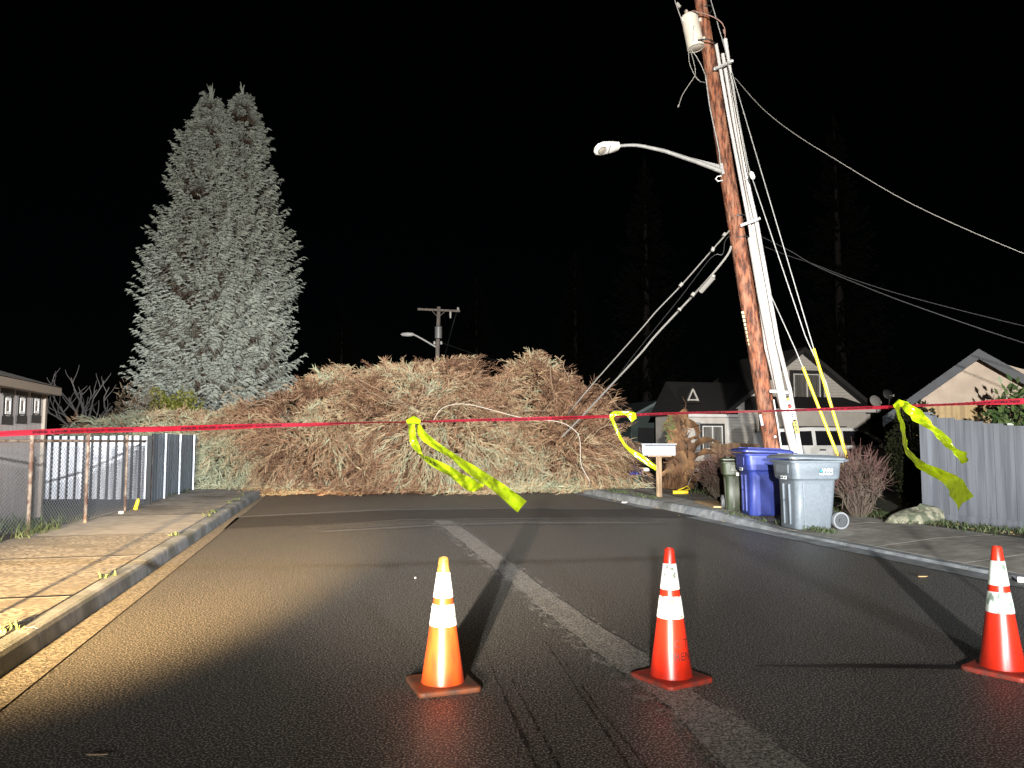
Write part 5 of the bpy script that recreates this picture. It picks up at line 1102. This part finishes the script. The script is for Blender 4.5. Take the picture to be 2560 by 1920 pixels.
b = MB(); b.lathe([(.08, -.05), (.15, -.05), (.165, 0), (.15, .05), (.08, .05)], 20, rot=Matrix.Rotation(R(75), 3, 'X'), cap=False); o = b.build('old_tyre', blackrub, None, True); q = dpos(1705, 1214); q.z = .28; o.location = q; tag(o, 'small dark tyre leaning behind the pinkish white bucket', 'tyre')
for px, py, lab, rz in ((1725, 1205, 'pinkish white broken board left of the smaller white scrap', 8), (1750, 1196, 'small triangular white scrap at the foot of the red shrub', -20)):
    b = MB(); b.box((0, 0, .09), (.19, .05, .15), Matrix.Rotation(R(rz), 3, 'Y')); o = b.build('scrap_board', whiteplastic, None, bevel=.01); o.location = dpos(px, py); tag(o, lab, 'debris')
lump('soil_mound', 'low dark heap of torn soil and roots under the snapped trunk', 'soil heap', 1680, 1214, (3.0, 1.0, .32), dirt, 12, 22)
for nm, lab, cat, px, py, dm, mt, sd_ in (('crate', 'dark broken crate on the rubbish behind the mailbox post', 'crate', 1636, 1206, (.3, .25, .26), blackrub, 21), ('bag', 'small pale grey bag on the rubbish left of the mailbox post', 'bag', 1612, 1198, (.26, .2, .34), M('bag_grey', (.30, .30, .30), .6), 22), ('wood_chunk', 'orange-brown split wood chunk right of the plant pot', 'wood', 1682, 1204, (.30, .2, .22), M('fresh_wood', (.40, .20, .08), .8), 23), ('wood_chunk', 'larger tan split wood chunk under the broken trunk', 'wood', 1712, 1192, (.46, .25, .34), M('tan_wood', (.30, .20, .11), .8, (.16, .09, .05), 8), 24), ('stone', 'grey rubble stone beside the white broken board', 'stone', 1738, 1212, (.3, .2, .16), rockm, 25)):
    lump(nm, lab, cat, px, py, dm, mt, sd_, 9)
yg = thing('fallen_guard', 'yellow plastic guy guard lying on the ground right of the mailbox', 'cable guard', dpos(1701, 1236))
b = MB(); b.tube([(-.18, 0, .05), (.18, 0, .055)], .045, 10); b.build('tube', yellowp, yg, True)
b = MB(); b.tube([(-.05, .02, .10), (.08, .02, .15), (.18, .03, .20), (.23, .02, .12), (.12, .0, .11)], .010, 5); b.build('strap', yellowp, yg, True)
b = MB(); b.tube([(.18, .03, .2), (.30, .1, .45), (.55, .3, .75)], .009, 5); b.build('wire', cablem, yg, True)
b = MB(); b.box((0, 0, .015), (1.35, .75, .03)); o = b.build('warm_light_patch', board, None, bevel=.003); q = dpos(1800, 1262, .15); o.location = (q.x+.05, q.y, .15); o.rotation_euler = (0, 0, YAW+R(78)); tag(o, 'tan sheet painted as warm-lit pavement beside the green bin', 'board')  # flat sheet added to show the warm-lit concrete slab
b = MB(); b.lathe([(.03, 0), (.035, .02), (.032, .16), (.02, .2), (.0, .21)], 10); o = b.build('yellow_marker', yellowp, None, True); q = G(338, 1274, .15); o.location = q; o.rotation_euler = (0, R(15), 0); tag(o, 'small yellow plastic marker leaning at the foot of the left fence', 'marker')
def litter(name, label, px, py, dims, mat, rz=0, z=.012):
    b = MB(); n = 8; b.loft([[Vector((math.cos(2*math.pi*j/n)*dims[0]/2*random.uniform(.7, 1), math.sin(2*math.pi*j/n)*dims[1]/2*random.uniform(.7, 1), zz)) for j in range(n)] for zz in (0, dims[2])]); o = b.build(name, mat); q = G(px, py, z); o.location = q; o.rotation_euler = (0, 0, rz); tag(o, label, 'litter', None)
litter('litter', 'white scrap of litter at the foot of the fallen tree', 1022, 1220, (.30, .06, .04), whitetrim)
litter('litter', 'white scrap on the road in the gutter before the mailbox', 1561, 1257, (.14, .08, .02), whitetrim)
litter('litter', 'blue scrap in the left gutter', 439, 1381, (.09, .05, .02), bluetarp)
litter('litter', 'tiny white pebble on the road left of the first cone', 1038, 1446, (.02, .012, .012), whitetrim)
litter('litter', 'pale twig on the road at the lower left corner', 243, 1888, (.11, .008, .006), limbm, .05)
litter('litter', 'pale leaf on the road left of the right-hand cone', 2307, 1442, (.12, .04, .01), litterm, .1)
litter('litter', 'white cup by the right-hand gutter behind the last cone', 2553, 1455, (.07, .05, .05), whitetrim)
litter('litter', 'white scrap at the foot of the chain-link fence', 302, 1284, (.09, .05, .04), whitetrim, 0, .15)
A = Acc(); N = 420; c = []
for _ in range(N):
    x = random.uniform(20, 2540); y = 1300+620*random.random()**1.5; p = G(x, y, .006); t_, s_ = TS(p)
    c.append(list(p) if -1.5 < t_ < 6.3 else [0, -5, -.5])
c = np.array(c); a = rng.uniform(0, 6.28, N); u = np.c_[np.cos(a), np.sin(a), np.zeros(N)]; S = np.c_[-np.sin(a), np.cos(a), np.zeros(N)]
P = c[:, None]+u[:, None]*(np.array([0, .5, 1])*rng.uniform(.006, .022, (N, 1)))[:, :, None]+np.array([0, 0, .002]); V, F = strips(P, np.array([.6, 1, .4])*.0035, S)
A.add(V, F, np.repeat(rng.random(N), 2)); tag(A.build('road_grit', M('grit', (.25, .23, .20), .8, (.45, .42, .38), tint=True)), kind='stuff')
